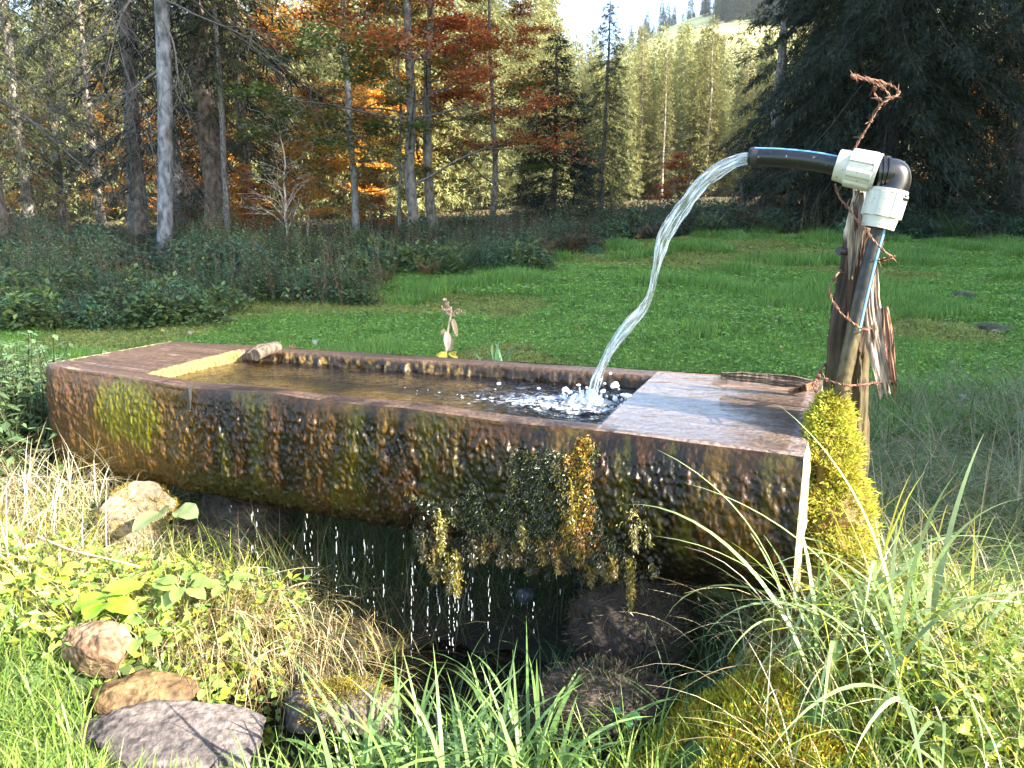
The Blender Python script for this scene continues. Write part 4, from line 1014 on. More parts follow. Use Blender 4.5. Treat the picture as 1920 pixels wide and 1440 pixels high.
# tufts and strands that hang from it
for (u, v0, v1, y, wd, c_) in ((1180, 960, 1140, 2.02, 0.012, (0.30, 0.24, 0.03)), (1188, 920, 1030, 2.0, 0.02, (0.42, 0.36, 0.12)), (1215, 930, 1020, 1.99, 0.014, (0.30, 0.28, 0.06)), (1042, 960, 1070, 2.10, 0.012, (0.30, 0.20, 0.03)),
                              (1085, 930, 1020, 2.06, 0.03, (0.42, 0.20, 0.03)), (1070, 900, 990, 2.05, 0.03, (0.40, 0.30, 0.03)), (1120, 960, 1030, 2.05, 0.022, (0.40, 0.18, 0.03)), (1015, 985, 1055, 2.12, 0.02, (0.30, 0.20, 0.03)), (978, 975, 1025, 2.12, 0.012, (0.28, 0.24, 0.05)),
                              (825, 960, 1040, 2.2, 0.014, (0.30, 0.26, 0.05)), (840, 1035, 1110, 2.22, 0.022, (0.30, 0.24, 0.04)), (812, 1030, 1090, 2.24, 0.018, (0.26, 0.18, 0.04)), (855, 1030, 1115, 2.2, 0.016, (0.36, 0.30, 0.05)), (905, 1000, 1050, 2.18, 0.016, (0.2, 0.15, 0.04)),
                              (790, 990, 1050, 2.26, 0.018, (0.08, 0.07, 0.02)), (940, 1010, 1062, 2.16, 0.022, (0.14, 0.10, 0.03)), (885, 1010, 1055, 2.18, 0.02, (0.06, 0.05, 0.02)), (965, 1020, 1060, 2.14, 0.02, (0.10, 0.07, 0.02)), (1150, 990, 1030, 2.04, 0.012, (0.2, 0.16, 0.04))):
    a_, b_ = P(u, v0, y), P(u + 3, v1, y - 0.015); n_ = int(260 * (v1 - v0) / 100)
    f = rng.random(n_) ** 0.8; pq = a_ + (b_ - a_) * f[:, None] + rng.normal(0, 1, (n_, 3)) * (wd * (1.05 - f))[:, None]
    moss(g, pq, np.tile((0, -0.4, -0.8), (n_, 1)), 3, 0.0095, palette(n_, (np.array(c_) * 0.8, np.array(c_) * 0.45, np.array((0.05, 0.045, 0.012))), 0.4))
    g.tube(np.stack((a_, (a_ + b_) / 2 + (0.003, 0, 0), b_)), (0.003, 0.003, 0.0015), 5, np.array(c_) * 0.7)
for k in range(95):
    sk = rng.choice((rng.normal(0.74, 0.06), rng.uniform(0.60, 0.87))); i = min(int(np.searchsorted(S, sk)), len(S) - 1); j = rng.integers(118, 172)
    a_ = A[i, j]; Lk = rng.uniform(0.015, 0.075) * (1.3 if rng.random() < 0.15 else 1); b_ = a_ + np.array((rng.normal(0, 0.004), -0.003, -Lk)); n_ = int(14 + Lk * 900)
    f = rng.random(n_); pq = a_ + (b_ - a_) * f[:, None] + rng.normal(0, 1, (n_, 3)) * (0.011 * (1.1 - f))[:, None]
    cc_ = ((0.030, 0.030, 0.010), (0.09, 0.075, 0.02), (0.24, 0.17, 0.03), (0.20, 0.09, 0.02))[rng.choice(4, p=(0.5, 0.25, 0.15, 0.10))]
    moss(g, pq, np.tile((0, -0.4, -0.9), (n_, 1)), 3, 0.010, palette(n_, (cc_, np.array(cc_) * 0.6), 0.4), wide=0.22)
    g.tube(np.stack((a_, b_)), (0.0022, 0.001), 4, np.array(cc_) * 0.6)
g.build('hanging_moss', M['wetmoss'], trough, smooth_=False).location = tuple(-np.array(trough.location))
# bright yellow moss over the right end and the foot of the post
def moss_column():
    g = Geo(); th = np.linspace(0, 2 * math.pi, 40, endpoint=False); rows = []
    keys = ((748, 1556, 14, 2.06), (790, 1553, 34, 2.03), (870, 1556, 48, 1.99), (950, 1562, 56, 1.97), (1040, 1558, 60, 1.95), (1130, 1545, 72, 1.92), (1230, 1530, 100, 1.88))
    for t in np.linspace(0, len(keys) - 1, 60):
        i = min(int(t), len(keys) - 2); f = t - i
        v, u, hw, y = [keys[i][k] * (1 - f) + keys[i + 1][k] * f for k in range(4)]
        c = P(u, v, y); r_ = hw / 1440 * y * 0.92
        rows.append(c + np.stack((np.cos(th) * r_, np.sin(th) * r_ * 1.1, 0 * th), -1))
    Aq = np.array(rows); nn = norm(np.stack((np.cos(th), np.sin(th), 0 * th), -1))[None] + 0 * Aq
    Aq = Aq + nn * (0.040 * fbm(Aq, 12, 61) + 0.012 * noise(Aq, 45, 63))[..., None]
    g.grid(Aq, np.array((0.15, 0.10, 0.025))[None, None] * (1 + 0.5 * fbm(Aq, 25, 62)[..., None]), closed_u=True, flip=True)
    m = 12000; i = rng.integers(0, 60, m); j = rng.integers(0, 40, m); kk = fbm(Aq[i, j], 17, 66) > -0.12 + 0.25 * rng.normal(size=m) * 0.5; i, j = i[kk], j[kk]; m = len(i)
    cols = palette(m, ((0.50, 0.48, 0.05), (0.40, 0.42, 0.04), (0.56, 0.50, 0.08), (0.26, 0.17, 0.03), (0.30, 0.33, 0.04)), 0.3)
    moss(g, Aq[i, j] + rng.normal(0, 0.008, (m, 3)), norm(nn[i, j] + (0, 0, 0.35)), 6, 0.015, cols, wide=0.2)
    return g
moss_column().build('moss_cushion', M['moss'], trough, smooth_=False).location = tuple(-np.array(trough.location))

# ------------------------------------------------------------------ water
jet_uv = ((1408, 294, 16, 2.22), (1385, 300, 15, 2.23), (1350, 317, 15, 2.25), (1318, 342, 16, 2.27), (1290, 376, 17, 2.29), (1265, 410, 18, 2.31), (1246, 445, 17, 2.33), (1235, 480, 12, 2.35), (1226, 520, 9, 2.37),
          (1218, 553, 9, 2.385), (1203, 583, 12, 2.40), (1178, 610, 14, 2.41), (1156, 638, 12, 2.42), (1138, 665, 12, 2.43), (1122, 700, 11, 2.44), (1112, 730, 13, 2.45), (1100, 765, 20, 2.46))
JP = np.array([P(u, v, y) for u, v, r, y in jet_uv]); JR = np.array([r * 0.74 / 1440 * y for u, v, r, y in jet_uv])
JT = JP[-1].copy()
rng = np.random.default_rng(95)
t = np.linspace(0, len(JP) - 1, 150); jp = crom(JP, t); jr = np.interp(t, np.arange(len(JR)), JR)
th = np.linspace(0, 2 * math.pi, 28, endpoint=False)
tn = norm(np.gradient(jp, axis=0)); u_ = norm(np.cross(tn, (0, 1, 0))); b_ = np.cross(tn, u_)
rr = jr[:, None] * (1 + 0.38 * noise(np.stack((np.cos(th)[None] * 1.3 + 0 * t[:, None], np.sin(th)[None] * 1.3 + 0 * t[:, None], 0.9 * t[:, None] + 0 * th[None]), -1), 1, 3)
                    + 0.22 * noise(np.stack((np.cos(th)[None] * 2.6 + 0 * t[:, None], np.sin(th)[None] * 2.6 + 0 * t[:, None], 1.8 * t[:, None] + 0 * th[None]), -1), 1, 4))
jg = jp[:, None] + rr[..., None] * (np.cos(th)[None, :, None] * u_[:, None] + 0.8 * np.sin(th)[None, :, None] * b_[:, None])
jc = np.stack((0.5 + 0.5 * np.cos(th)[None] + 0 * t[:, None], 0.5 + 0.5 * np.sin(th)[None] + 0 * t[:, None], t[:, None] / 16 + 0 * th[None]), -1)
jet = Geo().grid(jg, jc, closed_u=True, flip=True).build('water_jet', M['jet'])
tag(jet, 'white twisting stream of water falling from the black pipe into the trough', 'water jet')

wsS, wsA = np.meshgrid(np.linspace(CS0 + 0.001, CS1 - 0.0005, 620), np.linspace(CA0 + 0.004, CA1 + 0.006, 190), indexing='ij')
q = top_pt(wsS, wsA); q[..., 2] = WL
dj = np.hypot(q[..., 0] - JT[0], q[..., 1] - JT[1])
q[..., 2] += 0.0035 * np.sin(dj * 95 + 2 * noise(q, 6, 1)) * np.exp(-dj / 0.55) + 0.010 * noise(q, 30, 2) * np.exp(-(dj / 0.16) ** 2) + 0.0022 * fbm(q * (1, 1.7, 0), 13, 3) + 0.012 * np.exp(-(dj / 0.05) ** 2)
ds_ = ((q - JT) @ AXD); dc_ = ((q - JT) @ ACR)
turb = np.exp(-((np.minimum(ds_ + 0.02, 0) / 0.42) ** 2 + (np.maximum(ds_, 0) / 0.14) ** 2 + ((dc_ - 0.10 * ds_) / 0.16) ** 2))
q[..., 2] += turb * (0.010 * noise(q * (1, 1.4, 0), 26, 5) + 0.006 * noise(q, 60, 6) + 0.003 * noise(q, 120, 7)) + 0.0016 * fbm(q * (1, 2.0, 0), 34, 8)
wob2 = smooth((wsA - 0.8) / 0.08)
tag(Geo().grid(q, np.repeat(np.minimum(turb * 1.2, 1)[..., None], 3, -1), flip=True).build('water', M['water']), 'rippled clear brown water filling the hollow of the trough', 'water', kind='structure')
# thin sheet of water over the right end block
fS, fA = np.meshgrid(np.linspace(CS1 + 0.001, 0.985, 90), np.linspace(0.015, 0.93, 90), indexing='ij')
q = top_pt(fS, fA); ei, eu = front_edge(fS); f0 = smooth(1 - fA / 0.35); q = q + ac[0] * (ei * f0)[..., None]; q[..., 2] += eu * f0
loc_ = q @ np.stack((AXD, ACR, (0, 0, 1.0)), -1)
q[..., 2] += 0.005 + 0.0012 * fbm(loc_ * (10, 26, 0), 1, 6) - 0.006 * smooth((fA - 0.78 + 0.1 * noise(loc_, 9, 7)) / 0.08) * smooth((fS - 0.87) / 0.03)
tag(Geo().grid(q, flip=True).build('water_film', M['film']), 'thin sheet of sky blue water running over the right end block of the trough', 'water', kind='structure')
# splash
g = Geo()
def ball(geo, c, r_, n=8, col=(0.5, 0.5, 0.5), st=(1, 1, 1)):
    th = np.linspace(0, math.pi, n); ph = np.linspace(0, 2 * math.pi, n + 2, endpoint=False)
    B = np.stack((np.sin(th)[:, None] * np.cos(ph)[None], np.sin(th)[:, None] * np.sin(ph)[None], np.cos(th)[:, None] + 0 * ph[None]), -1)
    B = B * (1 + 0.35 * noise(B * 1.3 + np.asarray(c) * 90, 1.0, 3)[..., None])
    geo.grid(np.asarray(c) + B * r_ * np.asarray(st), np.asarray(col) + 0.2 * B, closed_u=True, flip=True)
for k in range(110):
    a = rng.uniform(0, 6.28); d = abs(rng.normal(0, 0.07)) + 0.008; z = WL + abs(rng.normal(0, 0.028)) * math.exp(-d / 0.12) + 0.006
    ball(g, JT * (1, 1, 0) + np.array((d * math.cos(a), d * math.sin(a) * 0.7, z)), rng.uniform(0.0015, 0.0055) * (2 if rng.random() < 0.08 else 1), 7, rng.random(3), (1, 1, rng.uniform(0.8, 1.6)))
for (u, v, r_) in ((1153, 722, 7), (1134, 719, 5), (1167, 740, 4), (1177, 742, 8), (1060, 730, 7), (1066, 734, 5), (1085, 722, 3), (1100, 727, 4), (1125, 712, 4), (1145, 700, 3), (1130, 733, 6), (1190, 752, 4), (935, 719, 3), (1010, 728, 3), (1160, 730, 3)):
    ball(g, P(u, v, 2.42), r_ * 0.75 / 1440 * 2.42, 10, rng.random(3), (rng.uniform(0.8, 1.8), 1, rng.uniform(0.6, 1.3)))
# foam rim standing up where the jet enters
nf = 46; thf = np.linspace(0, 2 * math.pi, nf, endpoint=False)
rows = []
for f in np.linspace(0, 1, 9):
    r_ = 0.018 + 0.060 * f + 0.012 * noise(np.stack((np.cos(thf) * 3, np.sin(thf) * 3, 0 * thf + f * 2), -1), 1.3, 8)
    hh = WL + 0.050 * (1 - f) ** 1.6 * (0.6 + 0.6 * noise(np.stack((np.cos(thf) * 4, np.sin(thf) * 4, 0 * thf), -1), 1, 9)) + 0.002
    rows.append(np.stack((JT[0] + r_ * np.cos(thf), JT[1] + r_ * np.sin(thf) * 0.8, hh), -1))
rows = np.array(rows)
g.grid(rows, (rows - JT) * 9, closed_u=True, flip=True)
# foam trails floating left of it
for k in range(90):
    s_ = -abs(rng.normal(0, 0.24)); cr_ = rng.normal(-0.01, 0.05) + 0.08 * s_
    c_ = JT * (1, 1, 0) + AXD * s_ + ACR * cr_
    ball(g, (c_[0], c_[1], WL + 0.004), rng.uniform(0.0012, 0.0036), 6, rng.random(3), (1.8, 0.9, 0.6))
tag(g.build('splash', M['foam']), 'white splash and foam where the water jet hits the water', 'splash', kind='stuff')
# drips below the moss
g = Geo()
for (u, v0, v1, y, dn) in ((772, 1060, 1235, 2.24, 1), (776, 1050, 1130, 2.24, .6), (803, 1090, 1230, 2.24, .5), (820, 1080, 1200, 2.22, .6), (842, 1100, 1230, 2.2, 1), (850, 1090, 1220, 2.2, .8), (857, 1090, 1170, 2.2, .8), (917, 1045, 1205, 2.18, .9), (1042, 1070, 1085, 2.1, 1),
                           (521, 1080, 1190, 2.45, .7), (541, 1085, 1180, 2.42, .5), (572, 960, 1190, 2.42, .5), (597, 1040, 1190, 2.4, .4), (630, 990, 1210, 2.36, .5), (506, 1085, 1100, 2.45, 1), (615, 1115, 1150, 2.4, 1), (660, 1000, 1180, 2.35, .25), (700, 1010, 1190, 2.3, .3), (885, 1060, 1200, 2.18, .2), (1000, 1050, 1190, 2.12, .2), (480, 950, 1060, 2.5, .3), (430, 950, 1010, 2.6, .4), (445, 960, 1030, 2.6, .4), (1178, 1130, 1200, 2.02, .2)) + tuple((rng.uniform(440, 1060), rng.uniform(960, 1090), rng.uniform(1120, 1230), rng.uniform(2.2, 2.45), rng.uniform(0.12, 0.4)) for _ in range(34)):
    v = v0
    while v < v1:
        if rng.random() < dn:
            ball(g, P(u + rng.normal(0, 1.6), v, y), rng.uniform(0.0005, 0.0013), 6, rng.random(3), (1, 1, rng.uniform(2.5, 14.0)))
        v += rng.uniform(5, 11)
    if dn > 0.5:
        a_, b_ = P(u, v0 - 45, y), P(u, v0 + 20, y)
        g.tube(np.stack((a_, b_)), 0.0008, 4, np.array((0.5, 0.5, 0.5)))
tag(g.build('falling_drips', M['drop']), 'strings of bright water drops dripping from the mossy underside of the trough', 'water drips', kind='stuff')
# puddle of seeped water in the hollow
n = 50; th = np.linspace(0, 2 * math.pi, n, endpoint=False)
rows = np.array([np.stack((-0.28 + f * 0.42 * np.cos(th), 2.22 + f * 0.22 * np.sin(th), -0.128 + 0 * th), -1) for f in np.linspace(0.02, 1, 12)])
tag(Geo().grid(rows, np.zeros(3), closed_u=True, flip=False).build('puddle', M['water']), 'dark seep of water in the hollow below the trough', 'water', kind='structure')

# ------------------------------------------------------------------ post, pipe, wire
def ribbed(path, rx, ry, seed, col, amp=0.12, sides=26, n=70, twist=0.0, top_rag=0.0):
    path = crom(np.asarray(path, float), np.linspace(0, len(path) - 1, n))
    tn = norm(np.gradient(path, axis=0)); u = norm(np.cross((0, 1, 0), tn)); b = np.cross(tn, u)
    th = np.linspace(0, 2 * math.pi, sides, endpoint=False); f = np.linspace(0, 1, n)
    RX = np.interp(f, np.linspace(0, 1, len(rx)), rx)[:, None]; RY = np.interp(f, np.linspace(0, 1, len(ry)), ry)[:, None]
    tw = th[None] + twist * f[:, None]
    k = np.stack((np.cos(th)[None] * 2.5 + 0 * f[:, None], np.sin(th)[None] * 2.5 + 0 * f[:, None], f[:, None] * 2.5 + 0 * th[None]), -1)
    m = 1 + amp * noise(k, 1.4, seed) + amp * 0.7 * noise(k * (2.2, 2.2, 1.5), 1.6, seed + 1) + amp * 0.5 * noise(k * (7, 7, 2.2), 1.2, seed + 2) + amp * 0.25 * noise(k * (7, 7, 12), 1.6, seed + 3)
    R_ = path[:, None] + (np.cos(tw) * RX * m)[..., None] * u[:, None] + (np.sin(tw) * RY * m)[..., None] * b[:, None]
    if top_rag:
        R_[-1] += tn[-1] * (top_rag * noise(np.stack((np.cos(th) * 3, np.sin(th) * 3, 0 * th), -1), 1, seed + 4))[:, None]
    c = col(R_, f) if callable(col) else np.array(col)[None, None] * (1 + 0.3 * noise(k * (2, 2, 1), 2, seed + 7)[..., None])
    g = Geo().grid(R_, c, closed_u=True)
    for e, fl in ((0, False), (n - 1, True)):
        ctr = R_[e].mean(0); idx = np.arange(sides)
        F = np.stack((np.full(sides, sides), (idx + 1) % sides, idx), -1)
        g.add(np.vstack((R_[e], ctr)), F[:, ::-1] if fl else F, np.array((0.20, 0.14, 0.09)))
    return g
YP = 2.13
post = thing('wooden_post', P(1580, 1100, YP), 'rotten leaning wooden post carrying the pipe at the right end of the trough', 'post')
pl = lambda seq: local(post, [P(*s) for s in seq])
def post_col(R_, f):
    n_ = noise(R_ * (1, 1, 0.15), 60, 3)[..., None]; w_ = smooth((f - 0.80) / 0.06)[:, None, None] * smooth(0.5 + 1.5 * noise(R_ * (1, 1, 0.3), 30, 9))[..., None]
    mo = smooth((0.55 - f) / 0.2)[:, None, None] * smooth(0.4 + 1.4 * fbm(R_, 22, 6))[..., None]
    c = np.array((0.050, 0.029, 0.018)) * (1 + 0.6 * n_)
    c = c * (1 - mo) + np.array((0.065, 0.048, 0.018)) * mo
    return c * (1 - w_) + np.array((0.45, 0.36, 0.27)) * w_
ribbed(pl(((1582, 1120, YP), (1584, 900, YP), (1587, 740, YP), (1590, 660, YP), (1594, 600, YP), (1606, 500, YP + .01), (1613, 430, YP + .015), (1612, 366, YP + .02))),
       (0.062, 0.060, 0.056, 0.050, 0.046, 0.040, 0.034, 0.014), (0.058, 0.056, 0.054, 0.05, 0.046, 0.04, 0.032, 0.012), 3, post_col, 0.2, sides=90, n=160, top_rag=0.05).build('post_body', M['wood'], post)
# split off board and its bark strip
def board(seq, wid, thick, seed, col, name, parent, mat, org, ragged=0.0, n=60):
    ctr = crom(np.array([P(*s) for s in seq]), np.linspace(0, len(seq) - 1, n)); f = np.linspace(0, 1, n)
    W_ = np.interp(f, np.linspace(0, 1, len(wid)), wid); tn = norm(np.gradient(ctr, axis=0)); sd = norm(np.cross(tn, (0.25, 1, 0)) * -1); nn_ = np.cross(sd, tn)
    rows = []; m = 23
    for k in np.linspace(-1, 1, m): rows.append(ctr + sd * (W_ * k * 0.5 * (1 + 0.12 * noise(np.stack((f * 9, 0 * f + k, 0 * f), -1), 1, seed)))[:, None] - nn_ * (thick * 0.5 * (1 + 0.6 * noise(np.stack((f * 4, 0 * f + k * 3, 0 * f), -1), 1.5, seed + 1)))[:, None])
    for k in np.linspace(1, -1, m): rows.append(ctr + sd * (W_ * k * 0.5 * (1 + 0.12 * noise(np.stack((f * 9, 0 * f + k, 0 * f), -1), 1, seed)))[:, None] + nn_ * (thick * 0.5)[..., None] if np.ndim(thick) else ctr + sd * (W_ * k * 0.5 * (1 + 0.12 * noise(np.stack((f * 9, 0 * f + k, 0 * f), -1), 1, seed)))[:, None] + nn_ * thick * 0.5)
    R_ = np.stack(rows, 1)
    kk_ = np.concatenate((np.arange(m), np.arange(m)[::-1])) * 1.0
    rg = ragged * (noise(np.stack((kk_, 0 * kk_, 0 * kk_), -1), 0.37, seed + 5) + 0.7 * noise(np.stack((kk_, 0 * kk_, 0 * kk_), -1), 1.1, seed + 6))
    ln_ = noise(np.stack((0 * f[:, None] + kk_[None] * 0.9, f[:, None] * 5 + 0 * kk_[None], 0 * f[:, None] + 0 * kk_[None]), -1), 1.0, seed + 8)
    R_ = R_ + (nn_[:, None] * (0.0028 * ln_)[..., None])
    R_[-6:] += tn[-1] * (rg[None] * np.linspace(0.1, 1, 6)[:, None])[..., None]
    c = np.asarray(col)[None, None] * (1 + 0.35 * noise(R_ * (1, 1, 0.12), 70, seed + 2)[..., None] + 0.55 * ln_[..., None]); c = np.where((noise(R_ * (1, 1, 0.2), 55, seed + 9) > 0.45)[..., None], np.array((0.07, 0.035, 0.02)), c)
    g = Geo().grid(R_ - org, c, closed_u=True)
    for e in (0, n - 1):
        g.add(np.vstack((R_[e] - org, R_[e].mean(0) - org)), np.stack((np.full(2 * m, 2 * m), np.arange(2 * m), (np.arange(2 * m) + 1) % (2 * m)), -1), np.asarray(col) * 0.7)
    return g.build(name, mat, parent)
po = np.array(post.location)
board(((1640, 488, 2.09), (1634, 540, 2.07), (1638, 600, 2.05), (1648, 660, 2.03), (1660, 716, 2.02)), (0.008, 0.034, 0.050, 0.052, 0.046), 0.013, 11, (0.25, 0.185, 0.135), 'split_board', post, M['wood'], po, 0.03)
o = board(((1659, 576, 2.045), (1664, 620, 2.032), (1669, 670, 2.018), (1676, 720, 2.006)), (0.014, 0.024, 0.022, 0.012), 0.012, 13, (0.22, 0.10, 0.06), 'bark_strip', post, M['wood'], po, 0.03); o['label'] = 'red brown bark strip on the split board'
board(((1612, 362, 2.10), (1606, 400, 2.085), (1602, 450, 2.075), (1597, 510, 2.08)), (0.014, 0.034, 0.036, 0.010), 0.012, 15, (0.24, 0.185, 0.135), 'split_board', post, M['wood'], po, 0.02)
g = Geo(); g.tube(local(post, [P(1572, 470, 2.08), P(1590, 472, 2.09), P(1604, 474, 2.10)]), (0.011, 0.011, 0.009), 10); g.build('bracket', M['dark'], post)

# galvanised rod behind the post
rod = thing('metal_rod', P(1606, 1000, 2.2), 'pale galvanised rod standing behind the right side of the post', 'rod')
g = Geo(); pth = local(rod, [P(1602, 1020, 2.2), P(1606, 880, 2.2), P(1614, 720, 2.21), P(1626, 640, 2.22)])
g.tube(crom(pth, np.linspace(0, 3, 20)), 0.009, 8); g.build('rod_body', M['metal'], rod)

# pipe with its two couplings and the elbow
YE = 2.04
pipe = thing('water_pipe', P(1565, 900, YE), 'black plastic water pipe with two white couplings and a black elbow', 'pipe')
org = np.array(pipe.location)
ris = crom(np.array([P(1562, 860, YE + .01), P(1578, 735, YE), P(1604, 605, YE), P(1631, 490, YE), P(1658, 395, YE)]), np.linspace(0, 4, 60))
def pcol(m): 
    f = np.linspace(0, 1, 60)[:, None]; k = smooth((0.62 - f + 0.1 * np.sin(np.arange(m) * 1.3)[None]) / 0.25)[..., None]
    return np.array((0.022, 0.021, 0.020)) * (1 - k) + np.array((0.070, 0.052, 0.022)) * k
g = Geo(); g.tube(ris - org, 0.0195, 20, pcol(20).reshape(-1, 3)); g.build('riser_pipe', M['dirtypipe'], pipe)
off = np.array((0.006, -0.0185, 0.0)); half = ris[28:]
g = Geo(); g.tube(half - org + off, 0.0035, 6); g.build('pipe_stripe', M['stripe'], pipe)
ctr_nutv = P(1658, 398, YE); up_dir = norm(ris[-1] - ris[-4])
out_pts = np.array([P(1406, 294, 2.21), P(1460, 296, 2.17), P(1520, 302, 2.13), P(1580, 313, 2.09), P(1625, 322, 2.06)])
op = crom(out_pts, np.linspace(0, 4, 50))
g = Geo(); g.tube(op - org, 0.0245, 24, cap=False)
inner = op + norm(op[-1] - op[0]) * 0.001; g.tube(inner[:8][::-1] - org, 0.0205, 24, cap=False)
th = np.linspace(0, 2 * math.pi, 24, endpoint=False); tn = norm(op[1] - op[0]); u_ = norm(np.cross(tn, (0, 0, 1))); b_ = np.cross(tn, u_)
rim = np.array([op[0] + r_ * (np.cos(th)[:, None] * u_ + np.sin(th)[:, None] * b_) for r_ in (0.0205, 0.0245)]); g.grid(rim - org, closed_u=True)
g.build('outlet_pipe', M['pipe'], pipe)
g = Geo(); g.tube(op[2:42] - org + np.array((0.0, -0.012, 0.0215)), 0.0032, 6); g.build('pipe_stripe', M['stripe'], pipe)
g = Geo(); g.tube(op[2:6] - org, 0.0258, 24, cap=False); g.build('pipe_band', M['dark'], pipe)
def nut(c0, c1, r0, r1, name):
    """compression nut: tapered collar, ribbed drum with raised flats, end flange"""
    c0, c1 = np.asarray(c0), np.asarray(c1); ax_ = c1 - c0; L = np.linalg.norm(ax_); ax_ = ax_ / L
    u = norm(np.cross(ax_, (0, 1, 0.2))); b = np.cross(ax_, u); m = 96; th = np.linspace(0, 2 * math.pi, m, endpoint=False)
    saw = (((th / (2 * math.pi) * 8) % 1.0))
    rib = np.where((saw > 0.08) & (saw < 0.42), 1.0, 0.0); rib2 = np.where(saw < 0.06, 1.0, 0.0) + np.where((saw > 0.44) & (saw < 0.5), 1.0, 0.0)
    rows = []
    for f, r_, k in ((0.0, r0 * 0.72, 0), (0.0, r0, 0), (0.16, r0 * 1.03, 0), (0.27, r0 * 1.08, 0), (0.28, r1 * 0.97, 0), (0.30, r1, 1), (0.90, r1 * 1.03, 1), (0.91, r1 * 1.06, 0), (1.0, r1 * 1.06, 0), (1.0, r1 * 0.7, 0)):
        rad = r_ * (1 + k * (0.075 * rib + 0.045 * rib2))
        rows.append(c0 + ax_ * L * f + (np.cos(th) * rad)[:, None] * u + (np.sin(th) * rad)[:, None] * b)
    return Geo().grid(np.array(rows) - org, closed_u=True).build(name, M['nut'], pipe, smooth_=False)
nh0, nh1 = P(1569, 309, 2.095), P(1645, 325, 2.05)
nut(nh0, nh1, 0.040, 0.046, 'coupling_nut')
nv0, nv1 = P(1645, 428, YE), P(1666, 356, YE)
nut(nv0, nv1, 0.040, 0.046, 'coupling_nut')
eb = crom(np.array([P(1640, 324, 2.052), P(1660, 324, 2.046), P(1676, 327, 2.042), P(1678, 342, 2.04), P(1671, 358, 2.04), P(1666, 374, YE)]), np.linspace(0, 5, 40))
g = Geo(); f = np.linspace(0, 1, 40); g.tube(eb - org, 0.0400 - 0.003 * np.sin(f * math.pi), 28)
for k, r_ in ((2, 0.046), (5, 0.044), (8, 0.043), (31, 0.043), (34, 0.044), (37, 0.046)):
    tn = norm(eb[min(k + 1, 39)] - eb[k - 1]); g.tube(np.array([eb[k] - tn * 0.003, eb[k] + tn * 0.003]) - org, r_, 28)
for (k, a_) in ((4, 0.6), (35, 3.6)):
    tn = norm(eb[k + 1] - eb[k - 1]); u_ = norm(np.cross(tn, (0, 1, 0))); pb = eb[k] + u_ * (-0.045 if k < 10 else 0.045)
    g.tube(np.array([pb - tn * 0.006, pb + tn * 0.006]) - org, 0.006, 8)
g.build('elbow', M['elbow'], pipe)

def wire(seq, label, seed, barb_every=0.06, r_=0.0014, pitch=0.03, barb=0.016):
    global rng
    rng = np.random.default_rng(seed)
    pts = np.array([P(*s) for s in seq]); n = 24 * (len(pts) - 1)
    pts = crom(pts, np.linspace(0, len(pts) - 1, n)); o = thing('barbed_wire', pts[0], label, 'barbed wire'); org_ = pts[0]
    ds = np.concatenate(((0,), np.cumsum(np.linalg.norm(np.diff(pts, axis=0), axis=1)))); tn = norm(np.gradient(pts, axis=0))
    u = norm(np.cross(tn, (0.3, 1, 0.2))); b = np.cross(tn, u); g = Geo()
    for ph in (0, math.pi):
        a = ds / pitch * 2 * math.pi + ph
        g.tube(pts + (np.cos(a)[:, None] * u + np.sin(a)[:, None] * b) * r_ * 1.05 - org_, r_, 5)
    g.build('strand', M['rust'], o)
    d = barb_every * 0.4
    while d < ds[-1]:
        i = int(np.searchsorted(ds, d)); i = min(i, n - 1); gb_ = Geo()
        t = np.linspace(0, 1, 22); a = t * 2 * math.pi * 2.2
        coil = pts[i] + tn[i] * ((t - 0.5) * 0.010)[:, None] + (np.cos(a)[:, None] * u[i] + np.sin(a)[:, None] * b[i]) * r_ * 3.0
        gb_.tube(coil - org_, r_ * 0.85, 5)
        for e in (0, -1):
            dd = norm((coil[e] - pts[i]) * 1.0 + rand_dirs(1)[0] * 0.004); gb_.tube(np.stack((coil[e], coil[e] + dd * barb)) - org_, (r_ * 0.85, r_ * 0.3), 5)
        gb_.build('barb', M['rust'], o); d += barb_every * rng.uniform(0.8, 1.2)
    return o
wire(((1598, 290, 2.07), (1612, 262, 2.06), (1628, 236, 2.05), (1640, 215, 2.05), (1652, 196, 2.04), (1668, 186, 2.04), (1684, 178, 2.05), (1680, 166, 2.07), (1660, 156, 2.08), (1640, 150, 2.07), (1618, 146, 2.06), (1597, 140, 2.05), (1603, 146, 2.04), (1630, 152, 2.03), (1652, 164, 2.03), (1668, 180, 2.04), (1655, 190, 2.06), (1640, 176, 2.07), (1644, 160, 2.06), (1664, 160, 2.05)),
     'rusty barbed wire end curled into a loop above the white coupling', 5, 0.035)
wire(((1566, 344, 2.10), (1574, 370, 2.08), (1592, 392, 2.06), (1612, 420, 2.03), (1636, 448, 2.01), (1656, 470, 2.0), (1674, 482, 2.01)), 'rusty barbed wire crossing the post top below the white coupling', 6, 0.05)
wire(((1678, 480, 2.01), (1664, 484, 2.03), (1650, 488, 2.06), (1636, 486, 2.10)), 'short rusty wire end bent back at the right side of the post top', 7, 0.03)
wire(((1592, 500, 2.18), (1572, 512, 2.12), (1556, 540, 2.08), (1562, 566, 2.05), (1576, 586, 2.02), (1600, 606, 2.0), (1620, 618, 2.0), (1632, 614, 2.03)), 'barbed wire looping round the middle of the post', 8, 0.05)
wire(((1552, 680, 2.16), (1538, 694, 2.10), (1536, 706, 2.04), (1556, 714, 1.99), (1585, 722, 1.98), (1610, 722, 1.99), (1640, 718, 2.01), (1668, 714, 2.03)), 'barbed wire round the foot of the post reaching to the split board', 9, 0.05)
